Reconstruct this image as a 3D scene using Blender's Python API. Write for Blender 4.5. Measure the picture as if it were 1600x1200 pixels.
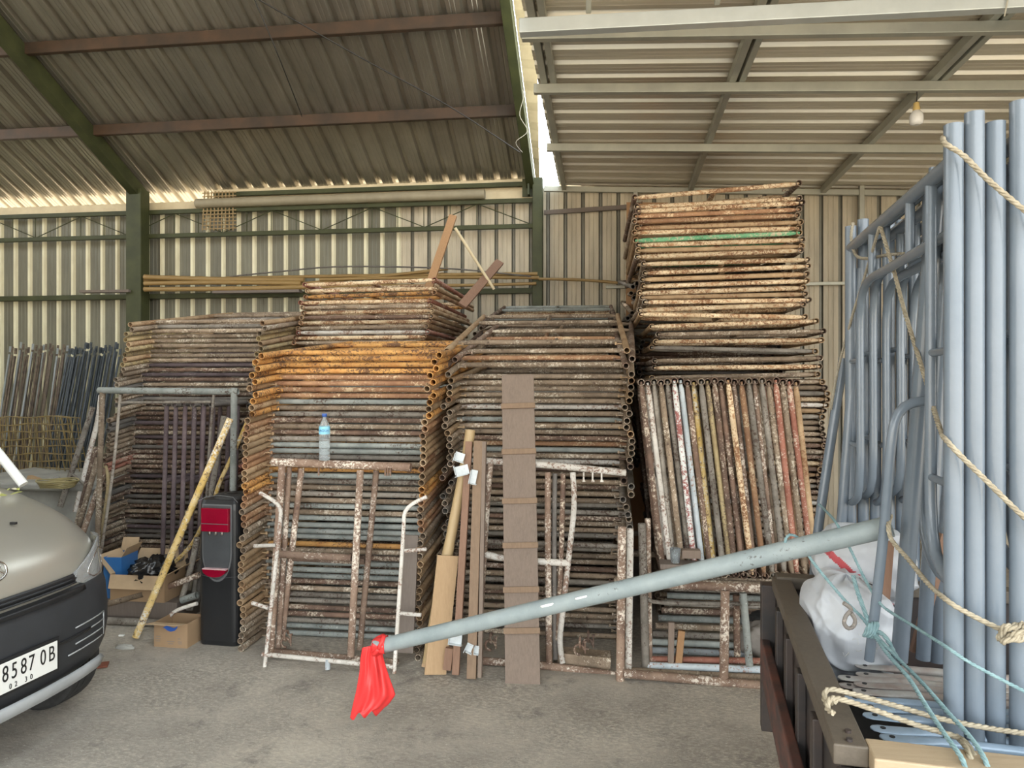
import bpy, math, random
from mathutils import Vector, Matrix, noise
R = math.radians
random.seed(7)
for o in list(bpy.data.objects): bpy.data.objects.remove(o)
SC = bpy.context.scene
COL = SC.collection

# ------------------------------------------------------------ camera, sky, exposure
F = 1130.0; PSI = R(7.4); CP, SP = math.cos(PSI), math.sin(PSI); CH = 1.78; HY = 590.0
cam = bpy.data.cameras.new('camera'); co = bpy.data.objects.new('camera', cam); COL.objects.link(co)
cam.sensor_width = 36; cam.lens = 36*F/1600; cam.shift_y = -(600-HY)/1600; cam.clip_start = .05
co.location = (0, 0, CH); co.rotation_euler = (R(90), 0, PSI)
SC.camera = co
SC.view_settings.view_transform = 'Standard'; SC.view_settings.look = 'None'
SC.view_settings.gamma = 1; SC.view_settings.exposure = 0.0
SC.view_settings.use_curve_mapping = False
w = bpy.data.worlds.new('sky'); SC.world = w; w.use_nodes = True
nt = w.node_tree; nt.nodes.clear()
tc = nt.nodes.new('ShaderNodeTexCoord'); sx = nt.nodes.new('ShaderNodeSeparateXYZ')
rp = nt.nodes.new('ShaderNodeValToRGB'); bg = nt.nodes.new('ShaderNodeBackground'); wo = nt.nodes.new('ShaderNodeOutputWorld')
mr = nt.nodes.new('ShaderNodeMapRange'); mr.inputs[1].default_value = -1; mr.inputs[2].default_value = 1
nt.links.new(tc.outputs['Generated'], sx.inputs[0]); nt.links.new(sx.outputs[2], mr.inputs[0])
nt.links.new(mr.outputs[0], rp.inputs[0]); nt.links.new(rp.outputs[0], bg.inputs[0]); nt.links.new(bg.outputs[0], wo.inputs[0])
e = rp.color_ramp.elements
e[0].position = 0; e[0].color = (.62, .50, .34, 1)
e[1].position = 1; e[1].color = (.80, .92, 1.0, 1)
q = e.new(.49); q.color = (.66, .55, .40, 1)
q = e.new(.51); q.color = (.98, .97, .92, 1)
q = e.new(.65); q.color = (.92, .97, 1.0, 1)
bg.inputs[1].default_value = 6.2
sun = bpy.data.lights.new('sun', 'SUN'); sun.energy = 4.0; sun.angle = R(1.5); sun.color = (1, .93, .82)
so = bpy.data.objects.new('sun', sun); COL.objects.link(so); so.rotation_euler = Vector((.45, -.35, -.82)).to_track_quat('-Z', 'Y').to_euler(); so.location = (-6, 8, 14)

# ------------------------------------------------------------ image helpers: pixel + distance -> point
def CW(cx, d, z): return Vector((cx*CP - d*SP, cx*SP + d*CP, z))
def P(px, py, t): return CW((px-800)/F*t, t, CH-(py-HY)/F*t)
def PY(px, py, Y):
    return P(px, py, Y/(CP+(px-800)/F*SP))
def PZ(px, py, z): return P(px, py, (CH-z)*F/(py-HY))
def PL(px, py, Y0, k):
    u = (px-800)/F; v = (py-HY)/F
    return P(px, py, (Y0+CH*k)/(CP+u*SP+k*v))
def XA(px, Y):
    return PY(px, HY, Y).x

# ------------------------------------------------------------ mesh builder
class MB:
    def __init__(s): s.v = []; s.f = []; s.sm = []; s.mi = []; s.m = 0
    def add(s, vs, fs, smooth=False):
        b = len(s.v); s.v += [tuple(v) for v in vs]
        for f in fs: s.f.append([b+i for i in f]); s.sm.append(smooth); s.mi.append(s.m)
    def box(s, c, d, rot=None):
        c = Vector(c); vs = []
        for x in (-.5, .5):
            for y in (-.5, .5):
                for z in (-.5, .5):
                    p = Vector((x*d[0], y*d[1], z*d[2]))
                    if rot is not None: p = rot @ p
                    vs.append(c+p)
        s.add(vs, [(0,1,3,2),(4,6,7,5),(0,4,5,1),(2,3,7,6),(0,2,6,4),(1,5,7,3)])
        return s
    def bar(s, p0, p1, wd, ht, up=(0,0,1)):
        p0, p1 = Vector(p0), Vector(p1); d = p1-p0; L = d.length; y = d.normalized()
        x = y.cross(Vector(up)).normalized(); z = x.cross(y)
        return s.box((p0+p1)/2, (wd, L, ht), Matrix((x, y, z)).transposed())
    def rings(s, rs, closed=False, cap=True, smooth=True):
        n = len(rs[0]); vs = [v for r in rs for v in r]; fs = []
        for i in range(len(rs)-1):
            for j in range(n):
                k = (j+1) % n
                fs.append((i*n+j, i*n+k, (i+1)*n+k, (i+1)*n+j))
        if closed:
            i = len(rs)-1
            for j in range(n):
                k = (j+1) % n; fs.append((i*n+j, i*n+k, k, j))
        s.add(vs, fs, smooth)
        if cap and not closed:
            s.add(rs[0], [tuple(range(n))[::-1]]); s.add(rs[-1], [tuple(range(n))])
        return s
    def tube(s, p0, p1, r, ri=None, seg=12, r1=None, cap=True):
        p0, p1 = Vector(p0), Vector(p1); y = (p1-p0).normalized()
        a = Vector((0,0,1)) if abs(y.z) < .9 else Vector((1,0,0))
        x = y.cross(a).normalized(); z = x.cross(y); r1 = r if r1 is None else r1
        def ring(c, q): return [c+x*(q*math.cos(2*math.pi*j/seg))+z*(q*math.sin(2*math.pi*j/seg)) for j in range(seg)]
        if ri is None: return s.rings([ring(p0, r), ring(p1, r1)], cap=cap)
        k = ri/r
        s.rings([ring(p0, r), ring(p1, r1)], cap=False)
        s.rings([ring(p1, r1*k), ring(p0, r*k)], cap=False)
        s.rings([ring(p0, r*k), ring(p0, r)], cap=False, smooth=False)
        s.rings([ring(p1, r1), ring(p1, r1*k)], cap=False, smooth=False)
        return s
    def path(s, pts, r, seg=8, cap=True, closed=False):
        pts = [Vector(p) for p in pts]; n = len(pts); rr = r if isinstance(r, (list, tuple)) else [r]*n
        T = []
        for i in range(n):
            a = pts[max(i-1, 0)]; b = pts[min(i+1, n-1)]
            if closed: a = pts[i-1]; b = pts[(i+1) % n]
            T.append((b-a).normalized())
        a = Vector((0,0,1)) if abs(T[0].z) < .9 else Vector((1,0,0))
        x = T[0].cross(a).normalized(); rs = []
        for i in range(n):
            x = (x - T[i]*x.dot(T[i])).normalized(); z = x.cross(T[i])
            rs.append([pts[i]+x*(rr[i]*math.cos(2*math.pi*j/seg))+z*(rr[i]*math.sin(2*math.pi*j/seg)) for j in range(seg)])
        return s.rings(rs, cap=cap, closed=closed)
    def rope(s, pts, r, pitch=.05, step=.008, strands=3, seg=5):
        pts = smooth_pts([Vector(p) for p in pts], step)
        n = len(pts); T = [(pts[min(i+1, n-1)]-pts[max(i-1, 0)]).normalized() for i in range(n)]
        a = Vector((0,0,1)) if abs(T[0].z) < .9 else Vector((1,0,0)); x = T[0].cross(a).normalized()
        fr = []
        for i in range(n):
            x = (x-T[i]*x.dot(T[i])).normalized(); fr.append((x.copy(), x.cross(T[i])))
        for k in range(strands):
            q = []; L = 0
            for i in range(n):
                if i: L += (pts[i]-pts[i-1]).length
                an = 2*math.pi*(L/pitch + k/strands)
                q.append(pts[i]+fr[i][0]*(r*.5*math.cos(an))+fr[i][1]*(r*.5*math.sin(an)))
            s.path(q, r*.56, seg)
        return s
    def lathe(s, prof, c=(0,0,0), seg=24, ax=None):
        c = Vector(c); rs = []
        M = ax or Matrix.Identity(3)
        for (r, z) in prof:
            rs.append([c+M @ Vector((max(r, 1e-5)*math.cos(2*math.pi*j/seg), max(r, 1e-5)*math.sin(2*math.pi*j/seg), z)) for j in range(seg)])
        return s.rings(rs, cap=True)
    def prism(s, poly, off):
        off = Vector(off); a = [Vector(p) for p in poly]; b = [p+off for p in a]; n = len(a)
        s.add(a, [tuple(range(n))[::-1]]); s.add(b, [tuple(range(n))])
        for i in range(n):
            j = (i+1) % n; s.add([a[i], a[j], b[j], b[i]], [(0,1,2,3)])
        return s
    def grid(s, fn, nu, nv, smooth=True):
        vs = [fn(i/nu, j/nv) for i in range(nu+1) for j in range(nv+1)]
        fs = [(i*(nv+1)+j, (i+1)*(nv+1)+j, (i+1)*(nv+1)+j+1, i*(nv+1)+j+1) for i in range(nu) for j in range(nv)]
        s.add(vs, fs, smooth); return s
    def mesh(s, name):
        me = bpy.data.meshes.new(name); me.from_pydata(s.v, [], s.f)
        me.polygons.foreach_set('use_smooth', s.sm); me.polygons.foreach_set('material_index', s.mi)
        me.update(); return me
    def build(s, name, mats, parent=None, bevel=0, solid=0, label=None):
        me = s.mesh(name)
        for m in (mats if isinstance(mats, (list, tuple)) else [mats]): me.materials.append(m)
        o = bpy.data.objects.new(name, me); COL.objects.link(o)
        if parent is not None:
            o.parent = parent; bpy.context.view_layer.update() if False else None
            o.matrix_parent_inverse = parent.matrix_basis.inverted()
        if bevel:
            b = o.modifiers.new('bevel', 'BEVEL'); b.width = bevel; b.segments = 2; b.limit_method = 'ANGLE'
        if solid:
            b = o.modifiers.new('solid', 'SOLIDIFY'); b.thickness = solid; b.offset = 0
        if label: o['label'] = label
        return o

def smooth_pts(p, step):
    if len(p) < 3:
        n = max(2, int((p[-1]-p[0]).length/step)); return [p[0].lerp(p[-1], i/n) for i in range(n+1)]
    out = []
    for i in range(len(p)-1):
        a = p[max(i-1, 0)]; b = p[i]; c = p[i+1]; d = p[min(i+2, len(p)-1)]
        n = max(2, int((c-b).length/step))
        for k in range(n):
            t = k/n
            out.append(.5*((2*b)+(c-a)*t+(2*a-5*b+4*c-d)*t*t+(3*b-a-3*c+d)*t**3))
    out.append(p[-1]); return out

def thing(name, label, cat, loc=(0,0,0), rot=(0,0,0), group=None):
    o = bpy.data.objects.new(name, None); COL.objects.link(o); o.empty_display_size = .1
    o.location = loc; o.rotation_euler = rot; o['label'] = label; o['category'] = cat
    if group: o['group'] = group
    return o
def tag(o, label, cat, group=None, kind=None):
    o['label'] = label; o['category'] = cat
    if group: o['group'] = group
    if kind: o['kind'] = kind
    return o
def struct(o): o['kind'] = 'structure'; return o

# ------------------------------------------------------------ materials
MATS = {}
def base_mat(name):
    m = bpy.data.materials.new(name); m.use_nodes = True; MATS[name] = m
    return m, m.node_tree, m.node_tree.nodes['Principled BSDF']
def ramp(t, stops, interp='LINEAR'):
    r = t.nodes.new('ShaderNodeValToRGB'); el = r.color_ramp.elements; r.color_ramp.interpolation = interp
    el[0].position = stops[0][0]; el[0].color = (*stops[0][1], 1)
    el[1].position = stops[-1][0]; el[1].color = (*stops[-1][1], 1)
    for p, c in stops[1:-1]:
        q = el.new(p); q.color = (*c, 1)
    return r
def coords(t, scale=(1,1,1), rnd=True):
    tc = t.nodes.new('ShaderNodeTexCoord'); mp = t.nodes.new('ShaderNodeMapping'); mp.inputs['Scale'].default_value = scale
    t.links.new(tc.outputs['Object'], mp.inputs[0])
    if rnd:
        oi = t.nodes.new('ShaderNodeObjectInfo'); mu = t.nodes.new('ShaderNodeMath'); mu.operation = 'MULTIPLY'; mu.inputs[1].default_value = 37
        cb = t.nodes.new('ShaderNodeCombineXYZ')
        t.links.new(oi.outputs['Random'], mu.inputs[0])
        for i in range(3): t.links.new(mu.outputs[0], cb.inputs[i])
        t.links.new(cb.outputs[0], mp.inputs['Location'])
    return mp
def noisen(t, mp, scale, detail=4, rough=.6):
    n = t.nodes.new('ShaderNodeTexNoise'); n.inputs['Scale'].default_value = scale
    n.inputs['Detail'].default_value = detail; n.inputs['Roughness'].default_value = rough
    t.links.new(mp.outputs[0], n.inputs['Vector']); return n
def mixc(t, fac, a, b):
    m = t.nodes.new('ShaderNodeMix'); m.data_type = 'RGBA'
    for s_, v in ((0, fac), (6, a), (7, b)):
        if hasattr(v, 'links') or hasattr(v, 'is_linked'): t.links.new(v, m.inputs[s_])
        elif isinstance(v, (tuple, list)): m.inputs[s_].default_value = (*v, 1)
        else: m.inputs[s_].default_value = v
    return m.outputs[2]
def bumpn(t, b, h, strength=.3, dist=.01):
    bp = t.nodes.new('ShaderNodeBump'); bp.inputs['Strength'].default_value = strength; bp.inputs['Distance'].default_value = dist
    t.links.new(h, bp.inputs['Height']); t.links.new(bp.outputs[0], b.inputs['Normal'])

def pipe_mat(name, c0, c1, spot, lo=.56, hi=.64, spot2=None, scale=(1,1,1), rough=.75, metal=0, lo2=.6, hi2=.7, var=.25):
    """worn pipe: two tones of paint/rust, cement or paint splashes, dark flecks"""
    m, t, b = base_mat(name); mp = coords(t, scale)
    n1 = noisen(t, mp, 7, 5, .65); r1 = ramp(t, [(.35, c0), (.65, c1)]); t.links.new(n1.outputs[0], r1.inputs[0])
    n2 = noisen(t, mp, 62, 5, .75); n3 = noisen(t, mp, 5, 3, .5)
    ad = t.nodes.new('ShaderNodeMath'); ad.operation = 'ADD'; t.links.new(n2.outputs[0], ad.inputs[0])
    mu = t.nodes.new('ShaderNodeMath'); mu.operation = 'MULTIPLY_ADD'; mu.inputs[1].default_value = .6; mu.inputs[2].default_value = -.3
    t.links.new(n3.outputs[0], mu.inputs[0]); t.links.new(mu.outputs[0], ad.inputs[1])
    r2 = ramp(t, [(lo, (0,0,0)), (hi, (1,1,1))]); t.links.new(ad.outputs[0], r2.inputs[0])
    c = mixc(t, r2.outputs[0], r1.outputs[0], spot)
    if spot2:
        n4 = noisen(t, mp, 34, 5, .75); r4 = ramp(t, [(lo2, (0,0,0)), (hi2, (1,1,1))]); t.links.new(n4.outputs[0], r4.inputs[0])
        c = mixc(t, r4.outputs[0], c, spot2)
    oi = t.nodes.new('ShaderNodeObjectInfo'); hs = t.nodes.new('ShaderNodeHueSaturation')
    mv = t.nodes.new('ShaderNodeMapRange'); mv.inputs[3].default_value = 1-var; mv.inputs[4].default_value = 1+var
    t.links.new(oi.outputs['Random'], mv.inputs[0]); t.links.new(mv.outputs[0], hs.inputs['Value']); t.links.new(c, hs.inputs['Color'])
    t.links.new(hs.outputs[0], b.inputs['Base Color']); b.inputs['Roughness'].default_value = rough; b.inputs['Metallic'].default_value = metal
    bumpn(t, b, ad.outputs[0], .35, .004)
    return m
def plain(name, c, rough=.5, metal=0, var=None, vs=6, bump=0, bs=60, spec=None, rnd=True, scale=(1,1,1)):
    m, t, b = base_mat(name); b.inputs['Roughness'].default_value = rough; b.inputs['Metallic'].default_value = metal
    mp = coords(t, scale, rnd)
    n = noisen(t, mp, vs, 5, .6); c2 = var or tuple(x*.82 for x in c)
    r = ramp(t, [(.35, c2), (.65, c)]); t.links.new(n.outputs[0], r.inputs[0]); t.links.new(r.outputs[0], b.inputs['Base Color'])
    if bump: bumpn(t, b, noisen(t, mp, bs, 4, .6).outputs[0], bump, .005)
    return m

CREAM = (.66,.56,.40)
rust   = pipe_mat('rust_pipe', (.085,.052,.038), (.20,.125,.088), (.56,.48,.38), .54, .63, (.06,.04,.03))
dusty  = pipe_mat('dusty_pipe', (.17,.125,.085), (.34,.26,.185), (.66,.59,.48), .56, .66, (.075,.045,.03), lo2=.57, hi2=.66)
tan    = pipe_mat('tan_pipe', (.29,.19,.105), (.45,.32,.19), (.20,.095,.045), .57, .64, (.55,.48,.38), lo2=.62, hi2=.7)
cream  = pipe_mat('cream_pipe', (.46,.34,.21), (.74,.61,.42), (.20,.095,.045), .50, .57, (.36,.20,.10), lo2=.53, hi2=.60)
orange = pipe_mat('orange_pipe', (.46,.21,.06), (.66,.37,.12), (.14,.07,.035), .52, .58, (.66,.54,.36), lo2=.64, hi2=.72)
orust  = pipe_mat('orange_rust_pipe', (.22,.11,.06), (.38,.215,.115), (.60,.46,.30), .55, .63, (.14,.07,.04))
grey   = pipe_mat('grey_pipe', (.17,.15,.125), (.32,.29,.25), (.085,.055,.04), .55, .63, (.55,.53,.49), lo2=.62)
slate  = pipe_mat('slate_pipe', (.18,.20,.19), (.32,.34,.32), (.09,.065,.05), .59, .67, (.50,.52,.50), lo2=.64)
green  = pipe_mat('green_pipe', (.10,.34,.17), (.20,.50,.28), (.60,.54,.38), .52, .60, (.16,.10,.06), lo2=.6)
white  = pipe_mat('white_pipe', (.50,.47,.42), (.68,.65,.60), (.24,.15,.11), .53, .61, (.36,.30,.25), lo2=.6)
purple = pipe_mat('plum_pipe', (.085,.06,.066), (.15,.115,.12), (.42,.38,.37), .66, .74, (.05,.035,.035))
red    = pipe_mat('red_pipe', (.22,.08,.055), (.34,.15,.105), (.52,.42,.33), .56, .64, (.14,.07,.05))
yellow = pipe_mat('yellow_pipe', (.50,.33,.08), (.62,.48,.24), (.62,.60,.55), .54, .62, (.12,.07,.04), lo2=.55, hi2=.62)
ygrey  = pipe_mat('yellow_dust_pipe', (.33,.25,.13), (.50,.40,.22), (.20,.15,.10), .52, .60, (.66,.52,.20), lo2=.62)
lblue  = pipe_mat('pale_blue_pipe', (.36,.41,.44), (.52,.57,.60), (.26,.16,.12), .58, .66)
mottle = pipe_mat('red_white_pipe', (.55,.56,.54), (.68,.70,.68), (.28,.10,.09), .50, .54, (.2,.1,.08), lo2=.62)
brownp = pipe_mat('brown_frame_pipe', (.14,.085,.06), (.29,.20,.145), (.68,.61,.52), .54, .63, (.10,.06,.045), lo2=.58)
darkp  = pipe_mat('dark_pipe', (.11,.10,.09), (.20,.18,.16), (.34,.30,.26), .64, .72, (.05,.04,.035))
M_blue, t, b = base_mat('blue_grey_paint')
mp = coords(t); n = noisen(t, mp, 5, 4, .6); r = ramp(t, [(.3, (.14,.175,.215)), (.7, (.18,.215,.255))]); t.links.new(n.outputs[0], r.inputs[0])
t.links.new(r.outputs[0], b.inputs['Base Color']); b.inputs['Roughness'].default_value = .24
bumpn(t, b, noisen(t, mp, 130, 3, .6).outputs[0], .12, .003)
M_polep = pipe_mat('grey_blue_pole', (.22,.265,.275), (.29,.335,.34), (.10,.10,.10), .68, .73, (.72,.72,.70), lo2=.70, hi2=.73, rough=.5, var=.02)
M_green = plain('olive_paint', (.058,.066,.022), .6, 0, (.036,.042,.014), 5, .1)
M_purlin = plain('primer_purlin', (.08,.045,.026), .6, 0, (.045,.03,.02), 4, .1, scale=(1,1,1))
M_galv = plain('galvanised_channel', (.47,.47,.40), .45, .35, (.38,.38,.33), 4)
M_galvlit = plain('galvanised_lit', (.60,.64,.64), .38, .4, (.52,.56,.56), 4)  # lit copy of the galvanised channel, brightness put into the colour
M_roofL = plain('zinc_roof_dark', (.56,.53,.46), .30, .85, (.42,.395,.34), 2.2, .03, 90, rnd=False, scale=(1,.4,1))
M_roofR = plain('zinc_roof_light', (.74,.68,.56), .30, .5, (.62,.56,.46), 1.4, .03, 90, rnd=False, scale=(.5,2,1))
M_cream = plain('cream_cladding', (.72,.62,.42), .6, 0, (.62,.52,.34), 6)
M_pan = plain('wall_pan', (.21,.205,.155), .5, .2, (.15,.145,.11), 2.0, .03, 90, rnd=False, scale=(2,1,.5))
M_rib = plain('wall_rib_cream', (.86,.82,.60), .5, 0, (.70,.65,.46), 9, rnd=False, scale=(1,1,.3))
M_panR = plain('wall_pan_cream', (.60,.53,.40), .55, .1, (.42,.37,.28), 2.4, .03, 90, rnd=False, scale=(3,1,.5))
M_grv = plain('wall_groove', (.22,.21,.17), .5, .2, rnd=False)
M_wood = None
def wood_mat(name, c0, c1, sc=(1,1,1), rough=.75):
    m, t, b = base_mat(name); mp = coords(t, sc); n = noisen(t, mp, 14, 8, .75); n2 = noisen(t, mp, 3, 3, .5)
    r = ramp(t, [(.3, c0), (.7, c1)]); t.links.new(n.outputs[0], r.inputs[0])
    c = mixc(t, n2.outputs[0], r.outputs[0], tuple(x*.8+y*.2 for x, y in zip(c1, c0))); t.links.new(c, b.inputs['Base Color'])
    b.inputs['Roughness'].default_value = rough; bumpn(t, b, n.outputs[0], .25, .003); return m
M_plank = wood_mat('weathered_plank', (.12,.09,.07), (.25,.19,.15), (9,9,.5))
M_cleat = wood_mat('cleat_wood', (.15,.095,.06), (.27,.185,.12), (5,5,1))
M_ply = wood_mat('pale_plywood', (.36,.23,.12), (.52,.36,.21), (7,7,.7))
M_batten = wood_mat('reddish_batten', (.15,.08,.05), (.28,.165,.11), (7,7,.6))
M_oldwood = wood_mat('grey_board', (.12,.095,.08), (.20,.165,.14), (7,7,.6))
M_plankO = wood_mat('orange_plank', (.26,.14,.06), (.38,.22,.11), (5,5,5))
M_railwood = wood_mat('truck_rail_wood', (.065,.055,.04), (.13,.105,.08), (5,5,5), .6)
M_endwood = wood_mat('truck_end_wood', (.28,.20,.12), (.46,.36,.24), (.6,6,6), .6)
M_bamboo = wood_mat('bamboo', (.18,.115,.04), (.36,.235,.09), (.7,6,6), .5)
M_bamboo2 = wood_mat('bamboo_pale', (.34,.23,.11), (.50,.37,.20), (5,5,.5), .5)
M_card = plain('cardboard', (.38,.255,.15), .85, 0, (.33,.22,.125), 3)
M_cardin = plain('cardboard_pale', (.55,.40,.25), .85)
M_black = plain('black_plastic', (.018,.019,.021), .35)
M_dark = plain('dark_rubber', (.022,.022,.022), .8, 0, (.035,.035,.034), 30)
M_blkmetal = plain('black_steel', (.022,.021,.022), .5, 0, (.05,.035,.03), 8)
M_rustpanel = plain('rusty_black_panel', (.14,.05,.035), .6, 0, (.03,.025,.025), 9, .2, scale=(1,1,3))
# ------------------------------------------------------------ floor
M_floor, t, b = base_mat('worn_concrete'); mp = coords(t, (1,1,1), False)
n1 = noisen(t, mp, 1.1, 9, .68); r1 = ramp(t, [(.32, (.25,.222,.19)), (.5, (.39,.355,.305)), (.68, (.56,.505,.42))]); t.links.new(n1.outputs[0], r1.inputs[0])
mp2 = coords(t, (1,1.7,1), False); mp2.inputs['Rotation'].default_value = (0, 0, .5)
n2 = noisen(t, mp2, 30, 8, .8); r2 = ramp(t, [(.47, (0,0,0)), (.60, (1,1,1))]); t.links.new(n2.outputs[0], r2.inputs[0])
n5 = noisen(t, mp, 1.3, 3, .5); r5 = ramp(t, [(.32, (.1,.1,.1)), (.58, (.85,.85,.85))]); t.links.new(n5.outputs[0], r5.inputs[0])
mm = t.nodes.new('ShaderNodeMath'); mm.operation = 'MULTIPLY'; t.links.new(r2.outputs[0], mm.inputs[0]); t.links.new(r5.outputs[0], mm.inputs[1])
c = mixc(t, mm.outputs[0], r1.outputs[0], (.66,.61,.51))
n3 = noisen(t, mp, 3.2, 9, .75); r3 = ramp(t, [(.56, (0,0,0)), (.66, (.75,.75,.75))]); t.links.new(n3.outputs[0], r3.inputs[0])
c = mixc(t, r3.outputs[0], c, (.20,.18,.16))
n4 = noisen(t, mp, 70, 3, .7); r4 = ramp(t, [(.62, (0,0,0)), (.68, (1,1,1))]); t.links.new(n4.outputs[0], r4.inputs[0])
c = mixc(t, r4.outputs[0], c, (.62,.60,.53))
vo = t.nodes.new('ShaderNodeTexVoronoi'); vo.feature = 'DISTANCE_TO_EDGE'; vo.inputs['Scale'].default_value = .55
dm = t.nodes.new('ShaderNodeMix'); dm.data_type = 'VECTOR'; dm.inputs[0].default_value = .3
nv = noisen(t, mp, 3, 5, .7); t.links.new(mp.outputs[0], dm.inputs[4]); t.links.new(nv.outputs[1], dm.inputs[5]); t.links.new(dm.outputs[1], vo.inputs['Vector'])
r6 = ramp(t, [(.0, (.30,.30,.30)), (.003, (0,0,0))]); t.links.new(vo.outputs['Distance'], r6.inputs[0])
c = mixc(t, r6.outputs[0], c, (.17,.155,.135))
t.links.new(c, b.inputs['Base Color']); b.inputs['Roughness'].default_value = .85
bumpn(t, b, n2.outputs[0], .7, .015)
struct(MB().box((-1.5, 1.2, -.1), (16, 16, .2)).build('floor', M_floor))

# ------------------------------------------------------------ corrugated sheets
def corr(name, o, du, dv, nrm, Lu, Lv, pitch=.2, h=.028, wd=.06, mats=None, inward=True, phase=0, minor=True):
    """sheet with trapezoid ribs running along dv; profile across du"""
    o, du, dv, nrm = map(Vector, (o, du, dv, nrm)); pr = []; n = int(Lu/pitch)+1; s = 1 if inward else -1
    for i in range(n):
        u = i*pitch+phase
        a = [(0, 0, 0), ((pitch-wd)*.33-.008, 0, 0), ((pitch-wd)*.33, .004, 0), ((pitch-wd)*.33+.008, 0, 0),
             ((pitch-wd)*.66-.008, 0, 0), ((pitch-wd)*.66, .004, 0), ((pitch-wd)*.66+.008, 0, 0), (pitch-wd, 0, 1), (pitch-wd*.75, h, 1), (pitch-wd*.25, h, 1)]
        for x, y, k in a:
            if u+x <= Lu: pr.append((u+x, y*s, k))
    m = MB()
    for i in range(len(pr)-1):
        m.m = 1 if (pr[i][2] or False) else 0
        a = o+du*pr[i][0]+nrm*pr[i][1]; b_ = o+du*pr[i+1][0]+nrm*pr[i+1][1]
        m.add([a, b_, b_+dv*Lv, a+dv*Lv], [(0,1,2,3)])
    return m.build(name, mats, solid=.002)
WY = 8.3; WT = 3.94
XS = XA(632, WY)
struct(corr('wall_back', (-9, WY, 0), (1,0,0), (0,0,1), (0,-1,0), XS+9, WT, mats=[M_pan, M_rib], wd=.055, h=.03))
struct(corr('wall_back', (XS-.08, WY-.003, 0), (1,0,0), (0,0,1), (0,-1,0), 5.38-XS, WT+.02, mats=[M_panR, M_grv], inward=False, wd=.045, h=.03))  # two wall tones: lighting that varies along it is put into the colour
struct(corr('shade_wall_right', (5.25, 8.3, 0), (0,-1,0), (0,0,1), (-1,0,0), 6.4, 3.75, mats=[M_panR, M_grv], inward=False, wd=.045))  # unseen wall, added to block light from the open right side
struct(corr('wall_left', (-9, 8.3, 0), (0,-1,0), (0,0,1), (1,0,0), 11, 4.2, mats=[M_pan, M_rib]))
# left roof: rises from the back wall to a ridge, then falls
SL = .50; ZW = 4.03; RY = 3.2
def zL(Y): return ZW+SL*(WY-Y)
cs = 1/math.hypot(1, SL); dn = Vector((0, -cs, SL*cs))
nL = Vector((0, -SL*cs, -cs))
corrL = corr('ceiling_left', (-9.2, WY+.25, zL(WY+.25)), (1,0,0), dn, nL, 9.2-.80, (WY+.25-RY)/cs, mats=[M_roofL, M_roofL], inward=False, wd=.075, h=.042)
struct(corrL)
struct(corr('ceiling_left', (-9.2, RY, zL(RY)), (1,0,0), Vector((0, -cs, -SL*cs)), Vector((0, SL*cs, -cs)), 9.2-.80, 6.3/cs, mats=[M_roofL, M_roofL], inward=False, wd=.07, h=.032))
# rake: the sheet's outer edge beyond the rafter, widening away from the wall
m = MB(); N = 44
for i in range(N):
    Ya = WY+.1-i*(WY-RY)/N; Yb = WY+.1-(i+1)*(WY-RY)/N
    wa = .035+.075*(WY+.1-Ya); wb = .035+.075*(WY+.1-Yb); hh = .018 if i % 2 else 0
    for q in (0,):
        A = Vector((-.80, Ya, zL(Ya)+hh)); B = Vector((-.80+wa, Ya, zL(Ya)+hh-.02)); C_ = Vector((-.80+wb, Yb, zL(Yb)+.018-hh-.02)); D = Vector((-.80, Yb, zL(Yb)+.018-hh))
        m.add([A, B, C_, D], [(0,1,2,3)])
        m.add([B, B+Vector((.003,0,.0)), B+Vector((0,-.03,-.05))], [(0,1,2)])
struct(m.build('trim_1', M_cream, solid=.003))  # same roof sheet in cream: light from outside put into its colour
# right lean-to roof; unseen near end lengthened to cut light from above
def zR(X, Y): return 3.99-.045*(X+.8)+.05*(WY-Y)
dx = Vector((1, 0, -.045)).normalized(); dyv = Vector((0, -1, .05)).normalized(); nR = Vector((-.045, -.05, -1)).normalized()
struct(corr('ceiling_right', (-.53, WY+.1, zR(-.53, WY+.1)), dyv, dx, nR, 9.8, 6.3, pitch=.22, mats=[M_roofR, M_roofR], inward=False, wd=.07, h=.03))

# ------------------------------------------------------------ steel of the building
def beam(name, p0, p1, wd, ht, mat, lip=.0, up=(0,0,1)):
    m = MB(); m.bar(p0, p1, wd, ht, up)
    return struct(m.build(name, mat, bevel=.004))
def cchan(name, p0, p1, wd, ht, mat, up=(0,0,1), side=1):
    """C-section channel: web plus two flanges and lips"""
    p0, p1 = Vector(p0), Vector(p1); y = (p1-p0).normalized(); x = y.cross(Vector(up)).normalized(); z = x.cross(y); m = MB(); tk = .006
    m.bar(p0-x*side*(wd/2), p1-x*side*(wd/2), tk, ht, up)
    for s in (-1, 1):
        m.bar(p0+z*s*(ht/2), p1+z*s*(ht/2), wd, tk, up)
        m.bar(p0+x*side*(wd/2)+z*s*(ht/2-.01), p1+x*side*(wd/2)+z*s*(ht/2-.01), tk, .022, up)
    return struct(m.build(name, mat))
XC = XA(217, 8.1); XM = -.76
def column(x, y, wd, dp, h, mat, name):
    m = MB(); m.box((x, y-dp/2, h/2), (wd, .012, h)); m.box((x, y+dp/2, h/2), (wd, .012, h)); m.box((x, y, h/2), (.01, dp, h))
    m.box((x, y, .01), (wd+.12, dp+.12, .02))
    for s in (-1, 1): m.box((x+s*wd/2, y, h/2), (.008, dp, h))
    return struct(m.build(name, mat, bevel=.003))
column(XC, 8.08, .19, .16, zL(8.08)-.1, M_green, 'trim_2')
column(XM, 8.12, .105, .12, zL(8.12)-.1, M_green, 'trim_3')
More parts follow.
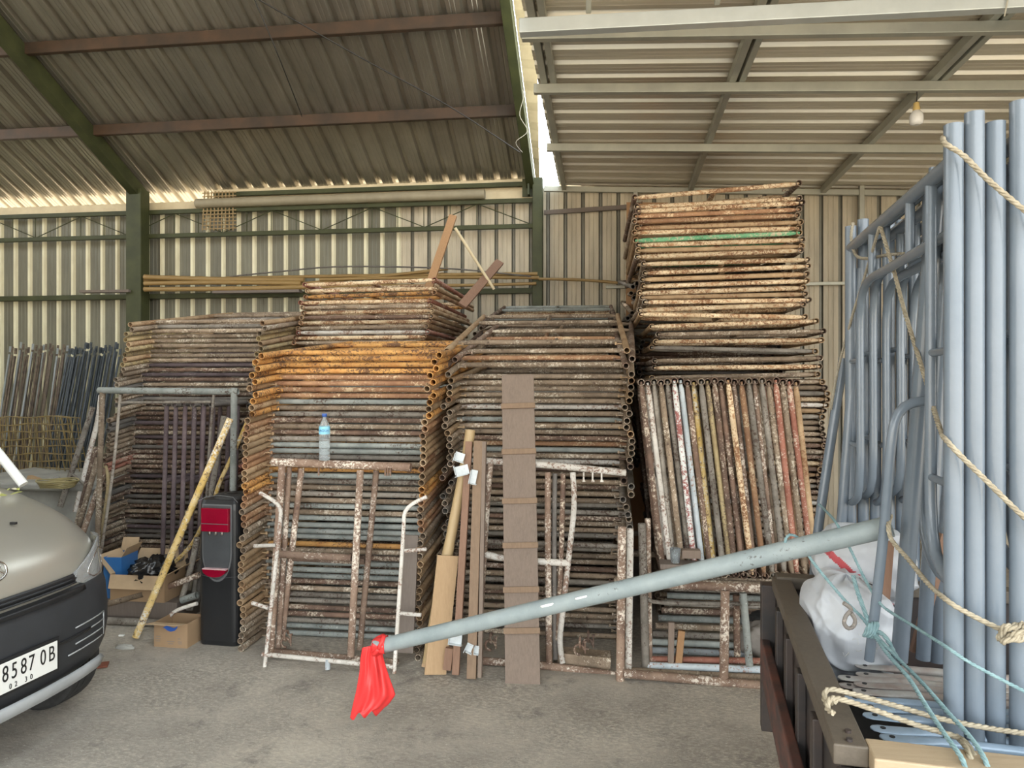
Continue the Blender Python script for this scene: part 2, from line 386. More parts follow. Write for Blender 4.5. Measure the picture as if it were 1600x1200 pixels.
for X in (XC, -.845):
    beam('trim_4', (X, 8.15, zL(8.15)-.12), (X, RY, zL(RY)-.12), .11 if X == XC else .09, .16, M_green)
for Y in (7.27, 6.33, 5.2, 4.1):
    cchan('trim_5', (-9, Y, zL(Y)-.06), (-.82, Y, zL(Y)-.06), .05, .105, M_purlin, side=-1)
beam('trim_6', (XA(335, 8.2), 8.2, 3.985), (-.8, 8.2, 3.985), .06, .05, M_green)
# wall truss
for z, hgt in ((3.79, .05), (3.50, .05)):
    beam('trim_7', (-9, 8.17, z), (-.8, 8.17, z), .05, hgt, M_green)
beam('trim_7', (-9, 8.2, 2.77), (-.8, 8.2, 2.77), .07, .06, M_green)
m = MB(); x = -8.9; up = True
while x < -1.2:
    m.tube((x, 8.17, 3.77 if up else 3.52), (x+.62, 8.17, 3.52 if up else 3.77), .006, seg=6); x += .62; up = not up
x = -8.6
while x < -1.0: m.tube((x, 8.17, 3.52), (x, 8.17, 3.77), .005, seg=6); x += .31
struct(m.build('trim_8', M_green))
beam('trim_9', (-9, 8.22, 3.875), (-.8, 8.22, 3.875), .012, .09, M_cream)
beam('trim_9', (XA(330, 8.2), 8.25, 3.985), (-.8, 8.25, 3.985), .012, .17, M_cream)
# right bay: top angle, girt, post
beam('trim_10', (-.7, 8.22, zR(-.7, 8.22)-.06), (5.2, 8.22, zR(5.2, 8.22)-.06), .05, .06, M_galv)
beam('trim_11', (.0, 8.22, 2.80), (5.2, 8.22, 2.80), .04, .035, M_galv)
beam('trim_11', (-.7, 8.22, 3.66), (.35, 8.22, 3.70), .03, .05, M_oldwood)
for px_ in (993, 1346):
    beam('trim_12', (XA(px_, 8.2), 8.2, 0), (XA(px_, 8.2), 8.2, 3.85), .05, .05, M_galv, up=(0,1,0))
for X in (-.47, .93, 2.33, 3.75, 5.1):
    p0 = Vector((X, 8.2, zR(X, 8.2)-.045)); p1 = Vector((X, -1.2, zR(X, -1.2)-.045))
    beam('trim_13', p0, p1, .05, .07, M_galv)
    mid = p0.lerp(p1, .27)
    beam('trim_13', mid+Vector((.07,0,-.005)), p1+Vector((.07,0,-.005)), .045, .065, M_galv)
for Y in (6.78, 5.55, 4.75):
    beam('trim_14', (-.55, Y, zR(-.55, Y)-.115), (5.25, Y, zR(5.25, Y)-.115), .055, .07, M_galv)
cz = 3.86
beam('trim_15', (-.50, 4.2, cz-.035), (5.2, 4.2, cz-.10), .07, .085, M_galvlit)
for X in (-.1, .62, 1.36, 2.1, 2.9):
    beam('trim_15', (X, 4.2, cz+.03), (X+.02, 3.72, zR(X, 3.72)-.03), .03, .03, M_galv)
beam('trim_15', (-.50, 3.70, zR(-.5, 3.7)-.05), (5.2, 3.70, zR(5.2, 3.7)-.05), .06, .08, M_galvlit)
beam('trim_16', (-.48, 4.2, 3.80), (-.48, 4.2, 4.14), .04, .04, M_galv)
for X in (-5.69, -.86):
    m = MB(); m.box((X, 8.15, 3.93), (.16, .02, .2)); m.box((X, 8.10, 3.93), (.02, .12, .2)); struct(m.build('trim_17', M_green))
# overhead wires
wire = plain('dark_wire', (.03,.028,.025), .6)
tag(MB().path(smooth_pts([P(398, -4, 6.2), P(560, 88, 6.6), P(700, 165, 6.9), P(812, 238, 7.2)], .1), .006, 6).build('steel_cable', wire), 'long thin dark cable slanting under the dark left roof', 'cable')
tag(MB().path(smooth_pts([P(396, -4, 6.2), P(432, 80, 6.4), P(472, 182, 7.3)], .1), .005, 6).build('steel_cable', wire), 'short dark wire dropping steeply to the lower rusty purlin', 'cable')
M_twine = plain('pale_twine', (.5,.47,.38), .8)
tag(MB().path(smooth_pts([P(812, 128, 7), P(818, 150, 7), P(812, 180, 7), P(824, 205, 7), P(806, 222, 7), P(816, 238, 7.2)], .03), .003, 5).build('twine', M_twine), 'loose pale twine dangling from the dark roof edge', 'twine')

# bulb hanging from the purlin
bp = PY(1432, 160, 5.55); bt = thing('light_bulb', 'white light bulb in a yellowish socket hanging under the pale right roof', 'light bulb', bp)
M_glassw = plain('milky_glass', (.86,.84,.80), .2); M_sock = plain('yellow_socket', (.72,.52,.20), .5)
MB().path([bp+Vector((0,0,.10)), bp+Vector((.004,0,.05)), bp], .004, 6).build('cord', wire, bt)
MB().lathe([(.013,0), (.02,-.005), (.02,-.03), (.024,-.035), (.024,-.06)], bp, 16).build('socket', M_sock, bt)
MB().lathe([(.022,-.058), (.03,-.068), (.043,-.085), (.046,-.10), (.046,-.14), (.040,-.155), (.022,-.163)], bp, 20).build('globe', M_glassw, bt)
# dark shade net over the truss chord
M_net = plain('shade_net', (.10,.085,.07), .9, 0, (.06,.05,.045), 40)
def netf(u, v):
    X = 2.05+u*1.9; th = v*3.6-.6
    return Vector((X, 4.13-.06*math.sin(th)+.02*noise.noise(Vector((X*3, v*4, 0))), 3.90+.05*math.cos(th)+.015*math.sin(X*7)))
m = MB(); m.grid(netf, 30, 12)
tag(m.build('shade_net', M_net, solid=.004), 'dark shade netting bunched on the bright roof beam at top right', 'net')
for X, w_ in ((2.12, 'leftmost'), (2.7, 'middle'), (3.2, 'rightmost')):
    tag(MB().path([(X, 4.16, cz+.04), (X, 4.155, cz-.07), (X-.02, 4.15, cz-.16)], .004, 5).build('twine_tie', M_twine), w_+' of the three pale twines tied round the bright roof beam', 'twine')
# PVC pipe on the truss top
M_pvc = plain('grey_brown_pvc', (.34,.30,.21), .45)
p0 = PY(302, 318, 8.05); p1 = PY(756, 314, 8.05)
tag(MB().tube((p0.x, 8.12, 3.868), (p1.x, 8.12, 3.868), .055, .05, 20).build('drain_pipe', M_pvc), 'long grey-brown plastic pipe lying on the upper wall truss', 'pipe')
# bamboo lattice panel
M_lat = wood_mat('bamboo_lattice', (.22,.155,.07), (.36,.26,.13), (6,6,6))
m = MB()
for i in range(9):
    a = PY(316+i*6, 360, 8.13); bq = PY(320+i*5.5, 299, 8.14); m.bar(a, bq, .014, .006, (0,1,0))
for j in range(11):
    y = 301+j*5.6; a = PY(316, y+1, 8.125); bq = PY(369, y-1, 8.125); m.bar(a, bq, .006, .012)
tag(m.build('bamboo_lattice', M_lat), 'small woven bamboo lattice tucked behind the plastic pipe, left wall', 'lattice')
# bamboo poles on the girt
BP = [((226,433),(475,437),8.0,.030,'topmost pale'), ((226,443),(470,443),7.98,.026,'second'), ((226,452),(560,446),7.97,.028,'lowest of the thick'),
      ((225,438),(840,428),8.06,.020,'long straight'), ((420,447),(700,420),8.03,.018,'sloping'), ((500,437),(842,434),8.01,.018,'thin right-hand'), ((560,446),(838,443),8.02,.018,'dusty right-hand'), ((842,436),(965,442),8.02,.016,'short thin')]
for i, (a, bq, Y, r, w_) in enumerate(BP):
    A = PY(*a, Y); B = PY(*bq, Y); pts = []; rr = []
    L = (B-A).length; n = max(6, int(L/.09))
    for k in range(n+1):
        p = A.lerp(B, k/n); p.z += .012*math.sin(k/n*3.1)*(1 if i % 2 else -1); pts.append(p); rr.append(r*(1.12 if k % 4 == 0 else .97))
    tag(MB().path(pts, rr, 10).build('bamboo_pole', M_bamboo), '%s bamboo pole lying along the wall girt behind the frame piles' % w_, 'bamboo pole', 'bamboo poles on the girt')
# curved rebar over the bamboo
pts = [PY(360,432,8.0), PY(440,424,7.9), PY(520,417,7.9), PY(620,417,7.9), PY(720,421,7.9), PY(830,432,8.0)]
tag(MB().path(smooth_pts(pts, .1), .009, 6).build('bent_steel_rod', darkp), 'thin dark rod bowed over the bamboo poles', 'rod')
for a, bq, lab in (((128,456),(205,455),'thin grey-brown board end left of the green column'), ((335,457),(470,455),'grey flat bar under the bamboo poles')):
    A = PY(*a, 8.0); B = PY(*bq, 8.0); tag(MB().bar(A, B, .10, .03).build('board', M_oldwood), lab, 'board')
# planks standing behind the piles
def bar_thing(name, p0, p1, wd, ht, mat, label, cat, up=(0,1,0), group=None):
    o = MB().bar(p0, p1, wd, ht, up).build(name, mat, bevel=.003); return tag(o, label, cat, group)
bar_thing('plank', P(668, 455, 6.6), P(708, 337, 6.9), .075, .03, M_plankO, 'tall orange-brown plank slanting up in front of the back wall truss', 'plank')
bar_thing('plank', P(722, 478, 6.7), P(781, 409, 7.1), .085, .03, M_batten, 'shorter reddish plank slanting right beside the pale stick', 'plank')
tag(MB().tube(P(772, 452, 6.95), P(711, 356, 6.8), .014).build('pale_stick', M_cream), 'thin pale stick leaning between the two slanted planks', 'stick')
# brown card sheets behind the tallest pile
for k, (a, bq, c_, d, Y, lab) in enumerate([((1060,322),(1160,314),(1160,330),(1062,340),7.9,'brown cardboard sheet seen over the tallest frame pile'),
        ((979,316),(998,318),(998,400),(976,440),7.6,'tall brown board against the wall left of the tallest frame pile')]):
    pts = [PY(*q_, Y) for q_ in (a, bq, c_, d)]
    pts[2].z = 0; pts[3].z = 0
    if k: pts[1].x += .3; pts[2].x += .3
    tag(MB().prism(pts, (0, .02, 0)).build('brown_board', M_card if k == 0 else M_plankO), lab, 'board')
# ------------------------------------------------------------ scaffold frames
RL = .021; RB = .0175; FW = 1.22
def leg_mesh(L=1.7):
    m = MB(); m.tube((0,0,0), (0,L,0), RL, .0172, 12); return m
def bar_mesh(L):
    m = MB(); rs = []
    for x, a, c in ((0,.55,1.25), (.02,.6,1.2), (.06,.97,1.0), (.1,1,1), (L/2,1,1), (L-.1,1,1), (L-.06,.97,1), (L-.02,.6,1.2), (L,.55,1.25)):
        rs.append([Vector((x-L/2, RB*c*math.cos(2*math.pi*j/10), RB*a*math.sin(2*math.pi*j/10))) for j in range(10)])
    return m.rings(rs)
def strut_mesh(L):
    m = MB(); rs = []
    for y, a, c in ((0,.5,1.25), (.03,1,1), (L-.03,1,1), (L,.5,1.25)):
        rs.append([Vector((RB*c*math.cos(2*math.pi*j/10), y, RB*a*math.sin(2*math.pi*j/10))) for j in range(10)])
    return m.rings(rs)
def pin_mesh():
    m = MB(); m.tube((0,0,0), (-.045,0,.0), .005, seg=6); m.tube((-.042,0,-.006), (-.042,0,.012), .008, seg=6); return m
def mk(m, name):
    me = m.mesh(name); me.materials.append(None); return me
ME = dict(leg=mk(leg_mesh(), 'leg'), bar=mk(bar_mesh(FW-2*RL+.008), 'crossbar'), strut=mk(strut_mesh(.37), 'strut'), pin=mk(pin_mesh(), 'lock_pin'))
def part(me, name, parent, loc, mat, rot=(0,0,0)):
    o = bpy.data.objects.new(name, me); COL.objects.link(o); o.parent = parent; o.location = loc; o.rotation_euler = rot
    o.material_slots[0].link = 'OBJECT'; o.material_slots[0].material = mat
    return o
def frame(label, loc, rot, legm, barm, foot=True, group=None, pins=True):
    """walk-through H frame lying in its own XY plane; local y=0 is the end that faces the yard"""
    t = thing('scaffold', label, 'scaffold frame', loc, rot, group)
    ys = (.33, 1.30, 1.67) if foot else (.03, .40, 1.37)
    for s in (-1, 1): part(ME['leg'], 'leg', t, (s*(FW/2-RL), 0, 0), legm if not isinstance(legm, tuple) else legm[(s+1)//2])
    for y in ys: part(ME['bar'], 'crossbar', t, (0, y, 0), barm)
    part(ME['strut'], 'strut', t, (0, 1.30 if foot else .03, 0), barm)
    if pins:
        for s in (-1, 1): part(ME['pin'], 'lock_pin', t, (s*(FW/2-2*RL-.0), .25 if foot else .2, .0), legm if not isinstance(legm, tuple) else legm[0], (0, 0, 0 if s > 0 else math.pi))
    return t
UN = ['','first','second','third','fourth','fifth','sixth','seventh','eighth','ninth','tenth','eleventh','twelfth','thirteenth','fourteenth','fifteenth','sixteenth','seventeenth','eighteenth','nineteenth']
TE = ['','','twenty','thirty','forty','fifty','sixty','seventy']; TO = ['','','twentieth','thirtieth','fortieth','fiftieth','sixtieth','seventieth']
def ordn(n):
    if n == 1: return 'topmost'
    if n < 20: return UN[n]+' from the top'
    return (TO[n//10] if n % 10 == 0 else TE[n//10]+'-'+UN[n % 10])+' from the top'
CN = {}
for k, v in dict(rust='rust-brown', dusty='dusty brown', tan='tan', cream='cream-splashed', orange='orange', orust='orange-rusted', grey='grey', slate='slate-grey', green='green', white='whitish', purple='plum-brown', red='reddish', yellow='yellow', ygrey='dusty yellow', lblue='pale blue', mottle='red-and-white', brownp='brown', darkp='dark').items(): CN[globals()[k].name] = v
rnd = random.Random(3)
def pile(n, z0, X, Y, tiltf, matf, where, group, foot=True, pitch=.0425, jx=.012, jy=.02, xf=None, zf=None, i0=0, rotj=.006):
    z = z0
    for i in range(i0, n):
        lm, bm = matf(i, n); x = X+(xf(i) if xf else 0)+rnd.uniform(-jx, jx); y = Y+rnd.uniform(-jy, jy)
        zz = z0+i*pitch+RL if zf is None else zf(i)
        ry = rnd.uniform(-rotj, rotj)*.15
        frame('%s scaffold frame, %s, in %s' % (CN[bm.name], ordn(n-i), where), (x, y, zz), (tiltf(i), ry, rnd.uniform(-rotj, rotj)), lm, bm, foot, group)
# --- front left pile (orange top)
def mB(i, n):
    k = n-1-i
    if k < 4: return orange, orange
    if k < 8: return (tan, orange)[rnd.random() < .4], rnd.choice([orust, orange, orust])
    if k in (8,): return tan, green if False else slate
    if k == 19 or k == 31: return tan, orange
    if k < 30: return rnd.choice([tan, tan, orust, orange]) if k < 24 else rnd.choice([tan, dusty, orust]), rnd.choice([grey, grey, slate, dusty, dusty, rust, rust])
    return rnd.choice([dusty, tan, dusty]), rnd.choice([dusty, rust, rust, grey, slate])
BX = [(0,-1.76),(8,-1.755),(20,-1.745),(30,-1.73),(40,-1.69),(46,-1.65)]
def interp(tb, i):
    for (a, va), (b_, vb) in zip(tb, tb[1:]):
        if i <= b_: return va+(vb-va)*(i-a)/(b_-a)
    return tb[-1][1]
pile(46, 0, 0, 4.43, lambda i: R(min(5.5, .35*i)), mB, 'the pile behind the water bottle', 'front pile behind the water bottle', xf=lambda i: interp(BX, i)+(.02 if i > 38 and i % 2 else 0), pitch=.0422, jx=.014)
# --- pile behind the cleated plank
def mC(i, n):
    k = n-1-i
    if k in (7, 12): return dusty, slate
    if k in (5, 14): return dusty, white
    if k < 12: return rnd.choice([dusty, tan, rust]), rnd.choice([dusty, rust, dusty, orust])
    return rnd.choice([dusty, rust, grey]), rnd.choice([dusty, rust, rust, grey, dusty])
CX = [(0,-.47),(14,-.47),(30,-.45),(42,-.44),(47,-.44)]
pile(42, 0, 0, 4.66, lambda i: R(min(5, .35*i)), mC, 'the pile behind the cleated plank', 'pile behind the cleated plank', xf=lambda i: interp(CX, i), pitch=.0424, jx=.03, jy=.05, rotj=.02)
for k, (x, y, z, tl, rz) in enumerate([(-.43, 4.60, 1.80, 12, -.02), (-.46, 4.70, 1.855, 11, .03), (-.42, 4.76, 1.90, 12, -.03), (-.455, 4.70, 1.955, 12.5, .02)]):
    frame('%s tilted frame on the pile behind the cleated plank, %s' % (('dusty brown', 'rust-brown', 'brown', 'dusty tan')[k], ordn(4-k)), (x, y, z), (R(tl), 0, rz), (dusty, rust, brownp, tan)[k], (dusty, orust, dusty, dusty)[k], True, 'tilted frames on the middle pile')
# --- left rear pile
def mA(i, n):
    k = n-1-i
    if k < 9: return rnd.choice([ygrey, tan, dusty]), rnd.choice([dusty, grey, dusty])
    if k in (28, 29): return red, rust
    return rnd.choice([dusty, rust, darkp, dusty]), rnd.choice([rust, dusty, rust, purple, darkp])
AX = [(0,-3.68),(10,-3.66),(20,-3.62),(30,-3.55),(40,-3.46),(50,-3.39),(54,-3.36)]
pile(53, 0, 0, 5.6, lambda i: R(min(8, .35*i)), mA, 'the left rear pile', 'left rear pile', xf=lambda i: interp(AX, i), pitch=.0424, jx=.03, jy=.03, rotj=.012)
# --- rear pile above the orange one
def mB2(i, n):
    k = n-1-i
    return rnd.choice([orust, cream, tan, red]), [cream, cream, orange, cream, dusty, cream, rust, cream, dusty, white, cream, dusty, dusty, dusty][k % 14]
B2 = [(2.09,-2.18,0),(2.135,-2.16,1),(2.18,-2.13,0),(2.225,-2.14,2),(2.27,-2.11,1),(2.315,-2.10,0),(2.36,-2.09,1),(2.405,-2.10,0),(2.45,-2.11,1),(2.51,-2.07,4),(2.555,-2.05,1),(2.62,-2.07,5)]
for i, (z, x, r_) in enumerate(B2):
    lm, bm = mB2(i, len(B2))
    frame('%s scaffold frame in the rear pile above the orange one, %s' % (CN[bm.name], ordn(len(B2)-i)), (x, 6.15, z), (0, -R(r_*.25), R((i % 3-1)*.8)), lm, bm, False, 'rear pile above the orange-topped pile')
# --- rear pile behind the plank's pile
C2 = [(1.76,0),(1.805,1),(1.85,-1),(1.895,0),(1.94,1),(1.985,0),(2.03,-1),(2.075,1),(2.12,0),(2.165,2),(2.21,-2),(2.26,1),(2.31,2)]
for i, (z, r_) in enumerate(C2):
    lm = rnd.choice([dusty, tan, rust]); bm = rnd.choice([dusty, rust, dusty, cream, slate, dusty])
    frame('%s scaffold frame below the olive middle column, %s of its pile' % (CN[bm.name], ordn(len(C2)-i)), (-.535+.02*r_, 6.36, z-.04), (R(7+(3 if i > 10 else 0)), 0, R(r_*.7)), lm, bm, True, 'rear pile below the middle column')
# --- shadowed pile between the rear pile and the tallest pile
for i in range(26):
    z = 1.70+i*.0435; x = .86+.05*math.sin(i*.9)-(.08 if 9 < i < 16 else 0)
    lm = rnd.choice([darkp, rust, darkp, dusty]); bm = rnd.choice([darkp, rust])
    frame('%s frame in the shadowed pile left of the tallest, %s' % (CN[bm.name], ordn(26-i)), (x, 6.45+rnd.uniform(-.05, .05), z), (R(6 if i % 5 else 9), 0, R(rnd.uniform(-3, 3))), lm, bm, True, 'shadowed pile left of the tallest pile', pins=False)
# --- tallest pile on the right
D = []
tb = [(592,.93),(578,.95),(566,.95),(550,.93),(537,.96),(524,.98),(510,.93),(497,.85),(484,.84),(474,.88),(465,.86),(457,.84),(446,.87),(436,.86),(424,.88),(412,.87),(400,.82),(391,.83),(382,.83),(373,.81),(364,.80),(355,.82),(344,.80),(335,.81),(326,.83),(318,.82)]
zt = 1.78
mD = [dusty, cream, dusty, grey, cream, dusty, cream, cream, cream, cream, tan, cream, cream, tan, cream, cream, cream, tan, cream, green, cream, tan, orust, orust, cream, cream]
for i, (y, x) in enumerate(tb):
    z = CH+(HY-y)/F*5.33+.02
    bm = mD[i]; lm = rnd.choice([tan, dusty, rust])
    frame('%s scaffold frame in the tallest pile, %s' % (CN[bm.name], ordn(27-i)), (x, 5.50+rnd.uniform(-.03, .03), z), (R(rnd.uniform(-.5, .5)), -R(rnd.uniform(0, 1.5) if i not in (7, 3) else -1.6), R(rnd.uniform(-1.2, 1.2))), lm, bm, False, 'upper part of the tallest pile')
frame('rusty cream scaffold frame, topmost of the tallest pile, its right end lifted', (.80, 5.45, 3.155), (0, -R(3.4), R(1)), rust, cream, False, 'upper part of the tallest pile')
for i in range(42):
    z = RL+.0425*i; lm = rnd.choice([dusty, tan, rust]); bm = rnd.choice([dusty, cream, dusty, rust, grey, white, tan])
    if i < 14: continue
    frame('%s frame low in the tallest pile behind slanted tubes, %s' % (CN[bm.name], ordn(42-i)), (.99+.06*math.sin(i*.7)*.4+(.0 if i > 30 else -.02), 5.52+rnd.uniform(-.03, .03), z-.015), (0, 0, R(rnd.uniform(-1, 1))), lm, bm, False, 'lower part of the tallest pile')
# hidden layers under the rear piles, too many to count and behind the others
def bulk(name, X, Y, z0, z1, label, grp=None, foot=True, pitch=.0425):
    m = MB(); z = z0; i = 0
    while z < z1:
        xo = X+.02*math.sin(i*1.7)
        for s in (-1, 1): m.tube((xo+s*(FW/2-RL), Y, z), (xo+s*(FW/2-RL), Y+1.7, z), RL, .0172, 8)
        for y in ((.33, 1.67) if foot else (.03, 1.37)): m.tube((xo-FW/2+.04, Y+y, z), (xo+FW/2-.04, Y+y, z), RB, seg=8)
        z += pitch; i += 1
    o = m.build(name, dusty); return tag(o, label, 'scaffold frames', None, 'stuff')
bulk('scaffold_pile', -2.17, 6.35, RL, 2.07, 'lower layers of the rear frame pile hidden behind the orange-topped pile')
bulk('scaffold_pile', -.53, 6.55, RL, 1.70, 'lower layers of the rear frame pile hidden behind the cleated plank pile')
bulk('scaffold_pile', .86, 7.24 if False else 6.5, 1.0, 1.68, 'lower layers of the shadowed pile left of the tallest pile')
bulk('scaffold_pile', .99, 5.52, RL, .60, 'lowest layers of the tallest pile behind the rusty side frame', foot=False)
# --- on-edge frames under the tallest pile
DVm = [rust, white, grey, dusty, grey, mottle, lblue, rust, yellow, grey, ygrey, rust, rust, cream, brownp, orust, grey, brownp, grey, dusty, red, dusty, red, tan]
DVn = len(DVm); XT0 = XA(1001, 4.55); XT1 = XA(1243, 4.55)
for i, mt in enumerate(DVm):
    x = XT0+(XT1-XT0)*i/(DVn-1); lean = R(6.6+.5*math.sin(i*2.1)); zt_ = 1.772+rnd.uniform(-.012, .012)
    c_ = Vector((x+.61*math.sin(lean), 4.53+rnd.uniform(-.02, .02), zt_-.61*math.cos(lean)))
    t_ = frame('%s frame on edge, %s slanted tube from the left' % (CN[mt.name], UN[i+1] if i < 19 else (TO[i//10+0] if (i+1) % 10 == 0 else TE[(i+1)//10]+'-'+UN[(i+1) % 10])), c_, (0, R(90)-lean, 0), rust if mt is not grey else dusty, mt, False, 'on-edge frames with slanted tubes under the tallest pile', pins=False)
# --- plum on-edge frames in front of the left rear pile
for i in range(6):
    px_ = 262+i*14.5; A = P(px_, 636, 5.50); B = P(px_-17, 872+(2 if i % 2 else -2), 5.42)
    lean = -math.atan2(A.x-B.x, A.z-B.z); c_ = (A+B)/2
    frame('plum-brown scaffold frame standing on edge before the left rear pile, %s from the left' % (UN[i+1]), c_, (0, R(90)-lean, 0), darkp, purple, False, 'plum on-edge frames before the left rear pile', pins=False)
# ------------------------------------------------------------ loose frames, boards and poles leaning in front
def loose(name, label, cat, Y0, k, parts, group=None):
    """parts: (part name, [(px,py),...], radius, material[, dY])"""
    a = parts[0][1][0]; b0 = PL(a[0], a[1], Y0, k)
    t = thing(name, label, cat, (b0.x, b0.y, 0), group=group)
    for q in parts:
        dY = q[4] if len(q) > 4 else 0
        pts = [PL(x, y, Y0+dY, k) for x, y in q[1]]
        m = MB()
        if len(pts) == 2: m.tube(pts[0], pts[1], q[2], q[2]*.8, 12)
        else: m.path(smooth_pts(pts, .03), q[2], 10)
        m.build(q[0], q[3], t)
    return t
loose('scaffold', 'brown paint-spattered frame leaning on the front pile, water bottle on its top bar', 'scaffold frame', 4.32, .12, [
    ('top_bar', [(426,722),(642,730)], .027, brownp), ('leg', [(441,728),(422,1024)], .024, brownp), ('leg', [(563,735),(548,1026)], .023, brownp),
    ('inner_leg', [(452,730),(434,1020)], .018, brownp, .05), ('crossbar', [(438,866),(549,872)], .024, brownp, -.002), ('bottom_bar', [(418,1018),(622,1036)], .024, brownp, .02)])
loose('scaffold', 'second brown frame leaning behind the bottle frame, its legs slanting more', 'scaffold frame', 4.42, .12, [
    ('top_bar', [(452,721),(600,728)], .022, brownp), ('leg', [(471,732),(440,1000)], .020, brownp), ('leg', [(588,735),(562,1015)], .020, brownp), ('crossbar', [(450,872),(570,878)], .018, brownp)])
m = MB()
for x in (474, 498, 602, 606, 610):
    a = PL(x, 731, 4.29, .12); m.tube(a, a+Vector((0, .0, -.05)), .006, seg=6)
tag(m.build('steel_pins', rust), 'row of small rusty pins under the brown frame top bar', 'pins')
loose('ladder_bracket', 'white-painted ladder bracket standing before the brown frame, blue stub under its bar', 'ladder bracket', 4.22, .10, [
    ('side_rail', [(406,770),(428,783),(438,795),(438,812),(432,870),(412,1056)], .0125, white), ('side_rail', [(667,776),(645,787),(633,800),(631,820),(626,900),(616,1052)], .0125, white),
    ('bottom_bar', [(410,1022),(614,1042)], .014, white), ('rung_stub', [(397,853),(431,852)], .012, white), ('rung_stub', [(394,942),(419,950)], .012, white),
    ('rung_stub', [(632,861),(666,858)], .012, white), ('rung_stub', [(624,958),(658,961)], .012, white), ('foot_stub', [(512,1030),(512,1046)], .016, lblue)])
# water bottle standing on the top bar
bb = PL(507, 719, 4.31, .12); bt = thing('water_bottle', 'clear plastic water bottle with blue cap and label on the brown top bar', 'bottle', bb)
m_, t, b = base_mat('clear_plastic'); M_clear = m_; b.inputs['Base Color'].default_value = (.85,.92,.96,1); b.inputs['Roughness'].default_value = .08; b.inputs['Transmission Weight'].default_value = .85; b.inputs['IOR'].default_value = 1.2
M_cap = plain('blue_cap', (.05,.13,.45), .35); M_lab = plain('pale_blue_label', (.20,.58,.78), .4, 0, (.35,.70,.85), 25)
k_ = .305/.235
MB().lathe([(0,0),(.030,0),(.034,.006),(.034,.03),(.032,.035),(.034,.04),(.034,.06),(.031,.072),(.034,.085),(.0345,.12),(.032,.128),(.0345,.136),(.0345,.20),(.031,.222),(.022,.245),(.013,.262),(.0125,.278),(0,.279)], bb, 28).build('bottle_body', M_clear, bt)
MB().lathe([(0,.300),(.015,.300),(.016,.296),(.016,.279),(0,.279)], bb, 20).build('cap', M_cap, bt)
lb = MB().lathe([(.0352,.168),(.0355,.17),(.0355,.215),(.035,.217)], bb, 28).build('label_band', M_lab, bt)
M_txt = plain('dark_blue_print', (.03,.10,.38), .5)
def text_mesh(name, s, size, loc, rot, mat, parent, ext=.0006, sx=1.0, align='CENTER'):
    cu = bpy.data.curves.new(name, 'FONT'); cu.body = s; cu.size = size; cu.extrude = ext; cu.align_x = align; cu.align_y = 'CENTER'
    o = bpy.data.objects.new('tmp', cu); COL.objects.link(o); dg = bpy.context.evaluated_depsgraph_get()
    me = bpy.data.meshes.new_from_object(o.evaluated_get(dg)); bpy.data.objects.remove(o)
    me.materials.clear(); me.materials.append(mat); me.name = name
    M = rot if isinstance(rot, Matrix) else Matrix.Identity(3)
    for v in me.vertices: v.co = Vector(loc)+M @ Vector((v.co.x*sx, v.co.y, v.co.z))
    o = bpy.data.objects.new(name, me); COL.objects.link(o)
    if parent is not None: o.parent = parent; o.matrix_parent_inverse = parent.matrix_basis.inverted()
    return o
def facing(a):   # text plane standing upright, its face turned to direction angle a (from -Y)
    x = Vector((math.cos(a), math.sin(a), 0)); z = Vector((0,0,1)); n = x.cross(z)
    return Matrix((x, z, n)).transposed()
tm = text_mesh('lettering', 'AQUA', .021, bb+Vector((.012,-.0365,.192)), facing(.32), M_txt, bt)

# frame before the pile with the plank
loose('scaffold', 'whitish-brown bent-legged frame leaning behind the cleated plank', 'scaffold frame', 4.40, .10, [
    ('top_bar', [(757,720),(870,728),(978,739)], .022, white), ('leg', [(766,724),(760,800),(748,1000)], .021, brownp), ('leg', [(856,738),(856,860),(858,1036)], .020, brownp),
    ('leg', [(867,740),(866,870),(868,1030)], .016, darkp, .03), ('leg', [(880,740),(877,870),(872,1000)], .017, rust, .02), ('bent_leg', [(895,738),(897,790),(890,860),(880,950),(875,1000),(879,1036)], .018, white),
    ('crossbar', [(758,866),(800,874),(890,880)], .021, white, .0), ('crossbar', [(758,882),(880,890)], .016, brownp, .04), ('bottom_bar', [(745,1032),(850,1040),(968,1056)], .024, brownp)])
m = MB()
for x in (912, 926, 940):
    a = PL(x, 738, 4.39, .10); m.tube(a, a+Vector((0,0,-.055)), .006, seg=6)
    m.tube(a+Vector((-.008,0,-.055)), a+Vector((.012,0,-.055)), .006, seg=6)
tag(m.build('steel_pins', white), 'three pale pins hanging under the frame bar right of the plank', 'pins')
# the cleated plank
A = PL(817, 1071, 4.19, .235); B = PL(809, 586, 4.19, .235); y = (B-A).normalized(); x = Vector((1, .06, 0)).normalized(); nrm = x.cross(y).normalized()
Mx = Matrix((x, y, nrm)).transposed(); pt = thing('cleated_plank', 'long weathered wooden plank with five cleats leaning upright before the middle pile', 'plank', A)
L = (B-A).length; wid = .205
m = MB(); m.box((A+B)/2-Mx @ Vector((wid*.0, 0, 0)), (wid, L, .028), Mx); m.build('board', M_plank, pt, bevel=.002)
for py in (635, 706, 783, 852, 921, 985):
    fr = (1071-py)/(1071-586); c_ = A.lerp(B, 0); tgt = PL(813, py, 4.19, .235); s_ = (tgt-A).dot(y)
    m = MB(); m.box(A+y*s_+nrm*.022*(1 if nrm.y < 0 else -1), (wid+.012, .034, .018), Mx @ Matrix.Rotation(R(2), 3, 'Z')); m.build('cleat', M_cleat, pt, bevel=.002)
pt['label'] = 'long weathered wooden plank with six small cleats leaning upright before the middle pile'
